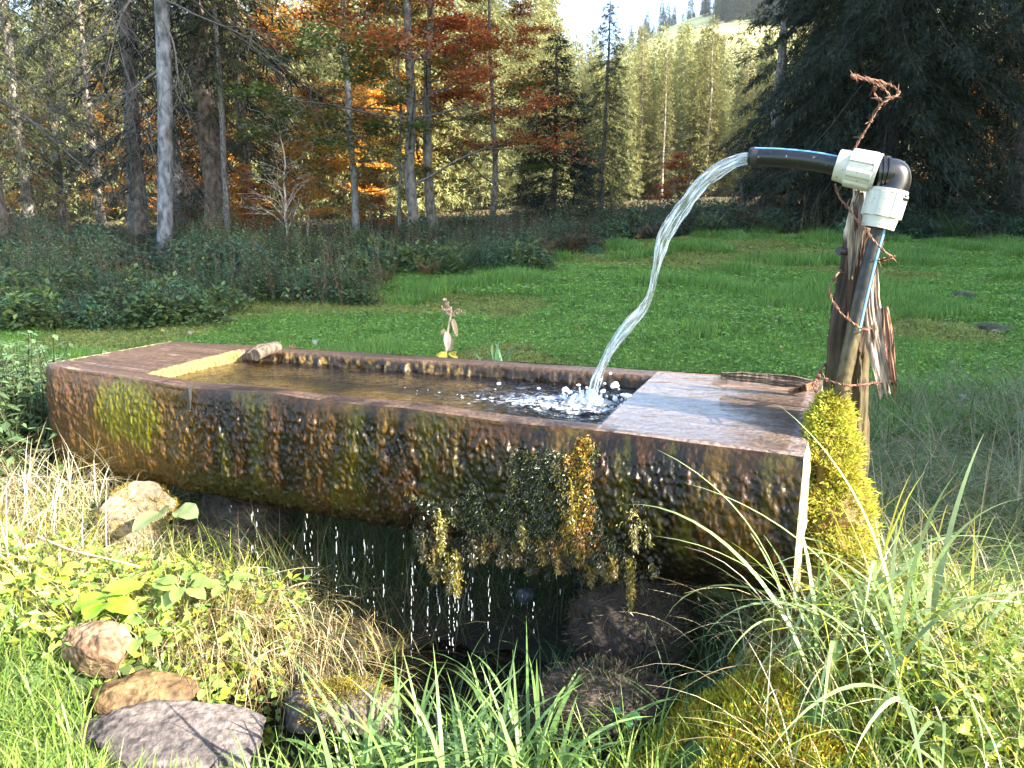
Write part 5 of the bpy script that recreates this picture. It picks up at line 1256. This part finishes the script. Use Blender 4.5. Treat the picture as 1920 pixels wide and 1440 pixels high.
wire(((1540, 698, 2.12), (1530, 712, 2.06), (1526, 726, 2.02), (1534, 738, 2.0)), 'short dark barbed wire end lying at the left foot of the post', 10, 0.03)

# loose slats lying at the far right corner of the trough top
slat = thing('wood_slat', P(1450, 706, 2.5), 'dark wet wooden slat lying along the far right corner of the trough', 'slat')
board(((1352, 704, 2.50), (1410, 708, 2.46), (1470, 714, 2.42), (1530, 722, 2.38)), (0.02, 0.034, 0.036, 0.03), 0.016, 31, (0.10, 0.07, 0.05), 'slat_body', slat, M['wood'], np.array(slat.location))
slat = thing('wood_slat', P(1500, 726, 2.25), 'short orange brown slat wedged between the trough corner and the post', 'slat')
board(((1480, 736, 2.22), (1505, 728, 2.24), (1530, 720, 2.26)), (0.01, 0.02, 0.02), 0.008, 33, (0.22, 0.10, 0.05), 'slat_body', slat, M['wood'], np.array(slat.location))

# ------------------------------------------------------------------ stones
rng = np.random.default_rng(101)
ROCK = ((0.11, 0.065, 0.035), (0.20, 0.135, 0.08))
lump('stone', P(188, 1228, 1.99), (0.11, 0.085, 0.095), ROCK, M['stone'], 'round tan stone, topmost of the pile at lower left', 'stone', 5, 80, 0.30, 11)
lump('stone', P(275, 1310, 1.96), (0.15, 0.10, 0.075), ((0.075, 0.045, 0.02), (0.13, 0.082, 0.035)), M['stone'], 'ochre stone wedged in the middle of the pile at lower left', 'stone', 8, 80, 0.28, 11, rot=0.3)
lump('stone', P(342, 1398, 1.83), (0.295, 0.155, 0.11), ((0.062, 0.052, 0.049), (0.115, 0.094, 0.085)), M['stone'], 'large flat purplish grey stone, lowest of the pile at lower left', 'stone', 14, 110, 0.30, 14, rot=-0.12)
o, q = lump('stone', P(640, 1335, 1.98), (0.165, 0.12, 0.085), ((0.05, 0.042, 0.032), (0.09, 0.075, 0.06)), M['stone'], 'dark wet stone with a golden moss cap below the trough', 'stone', 21, 60, 0.2, 3)
def moss_on(o, q, test, n, cols, name='moss_cap', size=0.009):
    flat = q.reshape(-1, 3); ctr = flat.mean(0); i = rng.integers(0, len(flat), n); p = flat[i]; nn = norm(p - ctr); k = test(p, nn)
    g = Geo(); moss(g, p[k] - np.array(o.location), norm(nn[k] + (0, 0, 0.5)), 6, size, palette(k.sum(), cols, 0.35)); g.build(name, M['moss'], o, smooth_=False)
YM = ((0.30, 0.22, 0.03), (0.24, 0.20, 0.03), (0.16, 0.13, 0.03))
moss_on(o, q, lambda p, n: (n[:, 2] > 0.15) & (p[:, 0] > q[..., 0].mean() - 0.13) & (fbm(p, 18, 3) > -0.25), 2600, YM)
o, q = lump('stone', P(262, 975, 2.66), (0.15, 0.13, 0.14), ((0.09, 0.065, 0.04), (0.17, 0.13, 0.08)), M['stone'], 'sunlit mossy stone carrying the left end of the trough', 'stone', 33, 60, 0.2, 5)
moss_on(o, q, lambda p, n: (n[:, 2] > -0.2) & (fbm(p, 12, 5) > 0.0), 1800, YM)
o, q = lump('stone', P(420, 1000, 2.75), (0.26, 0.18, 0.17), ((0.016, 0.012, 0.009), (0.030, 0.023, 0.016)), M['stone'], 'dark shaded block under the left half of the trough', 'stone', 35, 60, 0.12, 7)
o, q = lump('stone', P(1205, 1185, 2.14), (0.23, 0.19, 0.22), ((0.012, 0.008, 0.005), (0.024, 0.016, 0.010)), M['stone'], 'dark brown block with shade in its colour under the right half of the trough', 'stone', 37, 80, 0.22, 14)  # stone colour darkened against the sun dapples falling on it
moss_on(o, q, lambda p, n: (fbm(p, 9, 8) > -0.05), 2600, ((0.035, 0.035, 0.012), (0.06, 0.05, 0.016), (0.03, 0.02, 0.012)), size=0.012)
flat = q.reshape(-1, 3); i = rng.integers(0, len(flat), 5200); p = flat[i]; nn = norm(p - flat.mean(0))
g = Geo(); leaves(g, p - np.array(o.location), nn * 0.35 + rand_dirs(len(p)) + (0, 0, -0.4), nn, rng.uniform(0.015, 0.05, len(p)), 0.003, palette(len(p), ((0.06, 0.042, 0.03), (0.09, 0.065, 0.045), (0.03, 0.022, 0.015), (0.04, 0.045, 0.015)), 0.3))
g.build('dead_root_mat', M['straw'], o, smooth_=False)  # dark mat added to cover the sun dapples on the block
o, q = lump('stone', P(1130, 1350, 1.86), (0.22, 0.16, 0.15), ((0.018, 0.013, 0.009), (0.034, 0.024, 0.016)), M['stone'], 'brown stone matted with dead roots in front of the right support', 'stone', 39, 60, 0.25, 0)
flat = q.reshape(-1, 3); i = rng.integers(0, len(flat), 5200); p = flat[i]; nn = norm(p - flat.mean(0))
g = Geo(); leaves(g, p - np.array(o.location), nn * 0.5 + rand_dirs(len(p)), nn, rng.uniform(0.015, 0.04, len(p)), 0.003, palette(len(p), ((0.07, 0.05, 0.035), (0.11, 0.08, 0.055), (0.04, 0.03, 0.02), (0.05, 0.06, 0.02)), 0.3))
g.build('dead_root_mat', M['straw'], o, smooth_=False)
lump('stone', P(985, 1118, 2.55), (0.035, 0.03, 0.03), (0.10, 0.11, 0.12), M['stone'], 'small grey pebble stone in the shaded grass beneath the trough', 'stone', 41, 24, 0.2, 4)

# ------------------------------------------------------------------ near grass
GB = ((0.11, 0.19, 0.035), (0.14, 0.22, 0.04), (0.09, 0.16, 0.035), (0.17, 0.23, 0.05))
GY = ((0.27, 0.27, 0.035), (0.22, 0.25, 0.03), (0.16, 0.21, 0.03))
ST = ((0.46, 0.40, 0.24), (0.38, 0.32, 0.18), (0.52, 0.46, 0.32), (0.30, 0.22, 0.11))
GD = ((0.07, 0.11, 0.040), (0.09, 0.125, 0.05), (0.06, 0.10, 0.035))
def zone(geo, n, x0, x1, y0, y1, L, W, lean, bend, cols, tip=(1.15, 1.1, 1.0), az=None, test=None, seg=5, dz=0.0, clump=0.0):
    x = rng.uniform(x0, x1, n); y = rng.uniform(y0, y1, n)
    if clump:
        k = max(4, n // 14); cx, cy = rng.uniform(x0, x1, k), rng.uniform(y0, y1, k); j = rng.integers(0, k, n)
        x = cx[j] + rng.normal(0, clump, n); y = cy[j] + rng.normal(0, clump, n)
    if test is not None:
        k = test(x, y); x, y = x[k], y[k]
    n = len(x); b = np.stack((x, y, height(x, y) - 0.01 + dz), -1)
    a = rng.uniform(0, 6.28, n) if az is None else rng.normal(az[0], az[1], n)
    c = palette(n, cols, 0.3)
    blades(geo, b, a, rng.uniform(*L, n), rng.uniform(*W, n), rng.uniform(*lean, n), rng.uniform(*bend, n), c * (0.9, 0.9, 0.8), c * np.array(tip), seg)
def no_rock(x, y): return ~(((x + 0.80) / 0.34) ** 2 + ((y - 1.87) / 0.22) ** 2 < 1) & ~(((x + 1.12) / 0.13) ** 2 + ((y - 2.06) / 0.11) ** 2 < 1) & ~(((x + 0.45) / 0.18) ** 2 + ((y - 1.98) / 0.13) ** 2 < 1)
rng = np.random.default_rng(111)
g = Geo()   # left foreground
zone(g, 6500, -1.75, -0.98, 1.25, 2.15, (0.04, 0.13), (0.0025, 0.005), (0, 0.9), (0.3, 2.0), GB, test=no_rock)
zone(g, 260, -1.6, -1.0, 1.3, 2.0, (0.15, 0.28), (0.004, 0.008), (0, 0.5), (0.3, 1.4), GB, test=no_rock)
zone(g, 3000, -1.05, 1.45, 1.22, 1.62, (0.04, 0.11), (0.003, 0.007), (0, 0.6), (0.3, 1.4), GB, test=no_rock)
zone(g, 700, -1.15, -0.5, 1.42, 1.64, (0.06, 0.15), (0.004, 0.008), (0, 0.5), (0.3, 1.4), GB, test=lambda x, y: y < 1.66)
tag(g.build('grass', M['grass'], smooth_=False), 'bright sunlit lawn grass around the stones at lower left', 'grass', kind='stuff')
g = Geo()   # broad bladed clump in front
zone(g, 240, -0.42, 0.10, 1.50, 1.78, (0.20, 0.44), (0.010, 0.017), (0, 0.65), (0.4, 2.5), ((0.10, 0.18, 0.06), (0.12, 0.21, 0.06), (0.15, 0.24, 0.08)), seg=9)
zone(g, 900, -0.6, 0.35, 1.45, 1.85, (0.08, 0.24), (0.004, 0.010), (0, 0.6), (0.3, 1.7), GB, seg=6)
zone(g, 350, -0.2, 0.75, 1.7, 2.2, (0.12, 0.28), (0.003, 0.006), (0.1, 0.7), (0.5, 1.7), ((0.05, 0.11, 0.04), (0.07, 0.13, 0.05)), seg=6)
tag(g.build('grass_clump', M['grass'], smooth_=False), 'fresh clump of broad grass blades at the bottom middle', 'grass', kind='stuff')
g = Geo()   # left bank
zone(g, 3600, -2.3, -1.38, 2.2, 2.95, (0.12, 0.40), (0.002, 0.005), (0.1, 1.5), (0.2, 2.4), ST + ((0.55, 0.52, 0.42), (0.16, 0.11, 0.05), (0.12, 0.15, 0.04)), (1.1, 1.1, 1.1), clump=0.09, seg=6)
zone(g, 1500, -1.45, -0.80, 2.12, 2.45, (0.10, 0.22), (0.002, 0.0045), (0.2, 1.1), (0.4, 1.9), ST, (1.1, 1.1, 1.1), clump=0.06, seg=6)
zone(g, 480, -1.08, -0.60, 2.08, 2.42, (0.06, 0.28), (0.002, 0.005), (0.2, 1.5), (0.3, 2.4), ST + ((0.14, 0.09, 0.04), (0.09, 0.10, 0.03), (0.20, 0.13, 0.05)), (1.1, 1.1, 1.1), az=(-1.0, 0.7), dz=0.05, seg=6)
zone(g, 420, -0.98, -0.45, 2.05, 2.4, (0.08, 0.24), (0.002, 0.004), (0.6, 1.7), (0.4, 1.7), ST + ((0.14, 0.09, 0.04), (0.10, 0.06, 0.03)), (0.9, 0.8, 0.6), az=(-1.2, 0.5), dz=0.10, seg=5)
tag(g.build('dry_grass', M['straw'], smooth_=False), 'tangled pale dry straw on the bank left of the trough', 'dry grass', kind='stuff')
g = Geo()
zone(g, 700, -1.05, -0.35, 2.0, 2.4, (0.06, 0.22), (0.002, 0.005), (0.2, 1.2), (0.4, 2.0), ((0.10, 0.12, 0.03), (0.16, 0.12, 0.04), (0.07, 0.05, 0.025), (0.12, 0.15, 0.03)), seg=5)
zone(g, 2200, -2.3, -0.8, 2.05, 2.6, (0.06, 0.20), (0.003, 0.006), (0, 0.8), (0.3, 1.5), GY, seg=5)
n = 800; x = rng.uniform(-1.75, -0.68, n); y = rng.uniform(1.95, 2.4, n)
p = np.stack((x, y, height(x, y) + rng.uniform(0.01, 0.13, n)), -1)
for k in range(3): leaves(g, p, rand_dirs(n) * (1, 1, 0.4), rand_dirs(n) * 0.6 + (0.3, -0.6, 0.8), rng.uniform(0.018, 0.045, n), 0.018, palette(n, GY + GB, 0.3))
tag(g.build('bank_herbs', M['grass'], smooth_=False), 'yellow green herbs and small leaves on the bank left of the trough', 'herbs', kind='stuff')
# tall leafy herbs behind the left end
rng = np.random.default_rng(112)
HB = ((0.09, 0.15, 0.06), (0.11, 0.18, 0.07), (0.07, 0.12, 0.05))
hs_ = [herb_clump(113, 16, 0.50, 0.22, HB, 0.075), herb_clump(114, 14, 0.42, 0.2, HB, 0.065)]
rng = np.random.default_rng(115)
n = 150; y = rng.uniform(2.9, 4.6, n); x = -0.70 * y + rng.uniform(-0.9, 0.25, n); ok = x < -1.95; x, y = x[ok], y[ok]; s = rng.uniform(0.9, 1.35, len(x))
scatter('leafy_herbs', np.stack((x, y, height(x, y)), -1), np.stack((0 * x, 0 * x, rng.uniform(0, 6.28, len(x))), -1), np.stack((s, s, s), -1), rng.integers(0, 2, len(x)), hs_,
        'tall pale green leafy herbs behind the left end of the trough', 'herbs')
g = Geo()   # right mound
zone(g, 2300, 0.72, 1.65, 1.25, 2.15, (0.08, 0.26), (0.003, 0.007), (0, 0.7), (0.3, 1.6), GY + GB, seg=6)
zone(g, 340, 0.74, 1.35, 1.40, 2.05, (0.30, 0.60), (0.004, 0.008), (0.05, 0.6), (0.6, 2.2), GY + GB, (1.3, 1.2, 1.2), seg=10)
zone(g, 70, 0.66, 1.05, 1.48, 1.82, (0.40, 0.75), (0.010, 0.016), (0.0, 0.6), (0.9, 2.6), ((0.16, 0.23, 0.10), (0.20, 0.27, 0.12)), (1.3, 1.2, 1.2), seg=14)
n = 900; x = rng.uniform(0.85, 1.6, n); y = rng.uniform(1.35, 2.1, n); p = np.stack((x, y, height(x, y) + rng.uniform(0.01, 0.16, n)), -1)
for k in range(3): leaves(g, p, rand_dirs(n) * (1, 1, 0.4), rand_dirs(n) * 0.6 + (0.3, -0.5, 0.8), rng.uniform(0.018, 0.05, n), 0.02, palette(n, GY + GB, 0.3))
tag(g.build('long_grass', M['grass'], smooth_=False), 'tall glowing grass and herbs on the mound at lower right', 'grass', kind='stuff')
g = Geo()
zone(g, 900, 0.62, 1.45, 1.40, 2.15, (0.20, 0.46), (0.002, 0.0045), (0.1, 1.0), (0.5, 2.2), ST, (1.1, 1.1, 1.1), clump=0.06, seg=8)
tag(g.build('dry_grass', M['straw'], smooth_=False), 'bleached straw standing among the tall grass at lower right', 'dry grass', kind='stuff')
g = Geo()   # moss on the mound
n = 11000; x = rng.uniform(0.25, 1.0, n); y = rng.uniform(1.45, 2.0, n); p = np.stack((x, y, height(x, y) + 0.002), -1); k = (fbm(p, 7, 4) > -0.15) & (((x - 0.6) / 0.36) ** 2 + ((y - 1.68) / 0.28) ** 2 < 1); p = p[k]
moss(g, p, np.tile((0, 0, 1.0), (len(p), 1)), 6, 0.018, palette(len(p), ((0.50, 0.43, 0.03), (0.42, 0.38, 0.03), (0.42, 0.24, 0.03), (0.30, 0.32, 0.03)), 0.35))
tag(g.build('moss_mound', M['moss'], smooth_=False), 'yellow moss on the mound below the right end of the trough', 'moss', kind='stuff')
g = Geo()   # shaded tall grass, right, behind the post
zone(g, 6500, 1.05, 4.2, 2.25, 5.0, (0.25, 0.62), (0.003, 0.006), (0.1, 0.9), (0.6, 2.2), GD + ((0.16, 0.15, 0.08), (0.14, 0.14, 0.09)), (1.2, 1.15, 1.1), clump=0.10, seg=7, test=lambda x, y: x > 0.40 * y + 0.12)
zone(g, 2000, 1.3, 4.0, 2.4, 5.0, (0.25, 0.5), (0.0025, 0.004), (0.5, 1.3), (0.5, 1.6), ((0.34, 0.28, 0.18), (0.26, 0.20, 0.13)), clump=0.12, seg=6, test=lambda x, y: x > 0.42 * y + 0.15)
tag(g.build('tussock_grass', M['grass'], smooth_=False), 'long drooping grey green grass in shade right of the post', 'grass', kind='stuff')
g = Geo()   # thin grass behind and beneath the trough, its colours darkened for the shade
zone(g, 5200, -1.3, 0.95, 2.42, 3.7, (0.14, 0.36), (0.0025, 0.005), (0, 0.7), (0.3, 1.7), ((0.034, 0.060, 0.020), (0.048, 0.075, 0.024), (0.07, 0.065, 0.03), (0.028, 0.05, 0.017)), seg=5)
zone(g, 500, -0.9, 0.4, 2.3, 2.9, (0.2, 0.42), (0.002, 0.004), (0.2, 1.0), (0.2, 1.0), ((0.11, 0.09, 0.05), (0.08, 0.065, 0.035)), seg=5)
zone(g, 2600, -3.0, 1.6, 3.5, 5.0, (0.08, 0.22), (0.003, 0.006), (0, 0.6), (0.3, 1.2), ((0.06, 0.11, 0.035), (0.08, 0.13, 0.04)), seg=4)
tag(g.build('shaded_grass', M['grass'], smooth_=False), 'thin grass with shade darkened into its colour behind and beneath the trough', 'grass', kind='stuff')

# ------------------------------------------------------------------ single plants
def leaf_sheet(geo, p, d, up, L, W, col, droop=0.5, n=9, m=7, heart=0.0):
    """a broad curved leaf with a midrib fold"""
    d = norm(np.asarray(d, float)); s = norm(np.cross(d, up)); nn = np.cross(s, d)
    f = np.linspace(0, 1, n)[:, None]; k = np.linspace(-1, 1, m)[None]
    wd = W * 0.5 * np.sin(np.clip(f * 0.93 + 0.06, 0, 1) * math.pi) ** 0.65 * (1.1 - 0.45 * f)
    q = np.asarray(p) + d * (L * f * (1 - 0.15 * droop * f))[..., None] * np.ones_like(k)[..., None] + s * (wd * k)[..., None] + nn * ((0.22 * wd * np.abs(k)) - droop * 0.45 * L * f ** 2 + 0.04 * W * np.sin(f * 14) * np.abs(k))[..., None]
    if heart: q = q - d * (heart * W * np.exp(-(f / 0.15) ** 2) * np.abs(k))[..., None]
    geo.grid(q, np.asarray(col)[None, None] * (1 + 0.15 * np.abs(k) - 0.1 + 0 * f)[..., None])
def leafy(u, v, y, nl, L, W, cols, label, seed, spread=0.6, heart=0.0, name='leafy_plant'):
    global rng
    rng = np.random.default_rng(seed); base = P(u, v, y); o = thing(name, base, label, 'plant')
    g = Geo(); gs = Geo()
    for i in range(nl):
        a = i * 2.4 + rng.normal(0, 0.3); tilt = rng.uniform(0.1, 0.8)
        st = np.array((math.cos(a) * spread, math.sin(a) * spread, 1.0)) * rng.uniform(0.5, 1.0) * L * 0.7
        gs.tube(np.stack(((0, 0, -0.06), st * 0.5 + (0, 0, 0.01), st)), (0.003, 0.0025, 0.002), 5, np.array((0.2, 0.22, 0.07)))
        leaf_sheet(g, st, (math.cos(a), math.sin(a) - 0.25, 0.35 - tilt * 0.6), (0, -0.3, 1), L * rng.uniform(0.7, 1.1), W * rng.uniform(0.8, 1.1), np.asarray(cols[i % len(cols)]) * rng.uniform(0.85, 1.15), rng.uniform(0.2, 0.7), heart=heart)
    gs.build('stem', M['leaf'], o); g.build('foliage', M['leaf'], o)
LG = ((0.17, 0.26, 0.06), (0.20, 0.29, 0.07), (0.24, 0.31, 0.08))
leafy(195, 1150, 2.10, 5, 0.085, 0.085, ((0.20, 0.34, 0.03), (0.24, 0.38, 0.04)), 'bright green round leaved plant above the round tan stone', 1, 0.5, 0.3)
leafy(345, 1125, 2.16, 9, 0.085, 0.055, LG, 'fresh leafy plant hanging over the bank edge left of the hollow', 2, 0.6)
leafy(425, 1110, 2.2, 6, 0.06, 0.045, LG, 'small leafy sprig right of the fresh leafy plant, beside the hollow', 3, 0.6)
leafy(320, 1000, 2.58, 3, 0.13, 0.10, ((0.20, 0.26, 0.12),), 'large pale dock leaf leaning on the mossy stone under the left end', 4, 0.4)
leafy(265, 1210, 2.03, 5, 0.07, 0.05, LG, 'leafy seedling between the round tan stone and the straw', 5, 0.7)
leafy(390, 1300, 1.98, 4, 0.05, 0.03, LG, 'tiny green plant at the right tip of the ochre stone', 6, 0.6)
leafy(100, 1090, 2.2, 12, 0.055, 0.04, ((0.30, 0.36, 0.04), (0.24, 0.33, 0.03)), 'yellow green leafy plant under the dry stem at the left edge', 7, 0.9)
leafy(1790, 1230, 1.85, 9, 0.06, 0.045, LG, 'broad leaved herb in the glowing grass at lower right', 8, 0.8)
leafy(1170, 1352, 1.72, 3, 0.035, 0.028, ((0.06, 0.16, 0.06),), 'tiny round leaved seedling on the root matted stone', 9, 0.6)
# dry stem lying over the bank
o = thing('dry_stem', P(70, 1005, 2.35), 'long reddish dry stem lying across the left bank', 'stem')
g = Geo(); g.tube(crom(local(o, [P(70, 1005, 2.35), P(130, 1030, 2.3), P(190, 1045, 2.26), P(260, 1062, 2.22)]), np.linspace(0, 3, 20)), np.linspace(0.004, 0.003, 20), 7, np.array((0.34, 0.22, 0.16))); g.build('stem', M['twig'], o)
o = thing('driftwood_stick', P(1790, 1340, 1.72), 'dark brown stick lying in the grass at lower right', 'stick')
g = Geo(); g.tube(crom(local(o, [P(1735, 1260, 1.82), P(1765, 1320, 1.75), P(1800, 1370, 1.70), P(1835, 1420, 1.64)]), np.linspace(0, 3, 20)), np.linspace(0.014, 0.009, 20), 9, np.array((0.10, 0.065, 0.045))); g.build('stick_body', M['wood'], o)
# withered plant behind the far rim
o = thing('withered_plant', P(838, 690, 3.32), 'withered brown seed plant with hanging leaves behind the far rim of the trough', 'plant')
rng = np.random.default_rng(130)
L_ = lambda *s: local(o, [P(*k) for k in s])
g = Geo(); stp = crom(L_((838, 690, 3.32), (836, 660, 3.32), (840, 620, 3.31), (845, 592, 3.31), (846, 575, 3.31)), np.linspace(0, 4, 24)); g.tube(stp, np.linspace(0.006, 0.003, 24), 7, np.array((0.45, 0.36, 0.22)))
for sq in (((846, 590, 3.31), (842, 575, 3.31), (836, 562, 3.31)), ((845, 592, 3.31), (838, 584, 3.31), (831, 577, 3.31)), ((847, 592, 3.31), (855, 588, 3.31), (862, 582, 3.31))):
    g.tube(L_(*sq), (0.002, 0.002, 0.001), 5, np.array((0.4, 0.3, 0.2)))
g.build('stem', M['twig'], o)
g = Geo()
for sq in (((846, 588, 3.31), (834, 561, 3.31)), ((844, 592, 3.31), (830, 577, 3.31)), ((848, 592, 3.31), (863, 582, 3.31))):
    a_, b_ = L_(*sq); f = rng.random(60); p = a_ + (b_ - a_) * f[:, None] + rng.normal(0, 0.003, (60, 3))
    leaves(g, p, rand_dirs(60) + (0, 0, 0.6), rand_dirs(60), 0.011, 0.009, palette(60, ((0.36, 0.24, 0.18), (0.45, 0.33, 0.25)), 0.3))
g.build('seed_head', M['straw'], o, smooth_=False)
g = Geo()
for (p0, d, L, W, c_) in (((838, 622, 3.30), (0.05, -0.1, -1), 0.09, 0.035, (0.45, 0.38, 0.33)), ((842, 626, 3.31), (0.12, 0, -1), 0.085, 0.03, (0.24, 0.18, 0.14)), ((849, 598, 3.30), (0.25, -0.1, -1), 0.085, 0.025, (0.36, 0.26, 0.18)), ((834, 618, 3.31), (-0.4, -0.1, -0.5), 0.03, 0.02, (0.3, 0.22, 0.12)),
                          ((838, 664, 3.30), (-1, -0.2, -0.1), 0.05, 0.03, (0.40, 0.32, 0.05)), ((842, 662, 3.30), (1, -0.3, -0.5), 0.05, 0.02, (0.42, 0.33, 0.05)), ((836, 668, 3.30), (-0.6, -0.6, 0.1), 0.04, 0.03, (0.34, 0.30, 0.05)), ((846, 664, 3.30), (0.5, -0.5, 0.3), 0.04, 0.02, (0.46, 0.40, 0.07))):
    leaf_sheet(g, L_(p0)[0], d, (0.1, -1, 0.3), L, W, c_, 0.4)
g.build('foliage', M['straw'], o)
# green reed-like plants behind the rim
for (u, v, y, sd, n_, lab) in ((925, 715, 3.6, 131, 12, 'green lance leaved plant growing behind the far rim right of the withered plant'), (770, 712, 3.7, 132, 8, 'low green herb tuft behind the far rim left of the withered plant')):
    rng = np.random.default_rng(sd); o = thing('green_plant', P(u, v, y), lab, 'plant'); g = Geo()
    z0 = float(height(np.array([o.location.x]), np.array([y]))[0]); dz = z0 - o.location.z
    for i in range(n_):
        b = np.array([[rng.normal(0, 0.04), rng.normal(0, 0.03), 0]]); c = palette(1, ((0.07, 0.14, 0.06), (0.09, 0.17, 0.07)), 0.2)
        blades(g, b, rng.uniform(0, 6.28, 1), 0.30 * rng.uniform(0.5, 1.1) if sd == 131 else 0.14, 0.018, rng.uniform(0, 0.3, 1), rng.uniform(0.8, 2.4, 1), c, c, 9)
    g.tube(np.array(((0, 0, dz - 0.05), (0, 0, 0.05))), 0.006, 6, np.array((0.06, 0.10, 0.04)))
    g.build('foliage', M['leaf'], o)

sc.render.film_transparent = False

# ------------------------------------------------------------------ air
m, t, o_ = new_mat('haze air')
pv = nd(t, 'ShaderNodeVolumePrincipled'); pv.inputs['Color'].default_value = (0.86, 0.93, 1.0, 1); pv.inputs['Density'].default_value = 0.00013; pv.inputs['Anisotropy'].default_value = 0.2
t.links.new(pv.outputs[0], o_.inputs['Volume'])
bxv = np.array([(x, y, z) for z in (-60.0, 210.0) for x, y in ((-720, -80), (720, -80), (720, 950), (-720, 950))])
g = Geo(); g.add(bxv, np.array(((0, 3, 2, 1), (4, 5, 6, 7), (0, 1, 5, 4), (1, 2, 6, 5), (2, 3, 7, 6), (3, 0, 4, 7))))
tag(g.build('haze', m, smooth_=False), 'thin bright autumn haze over the valley', 'haze', kind='stuff')
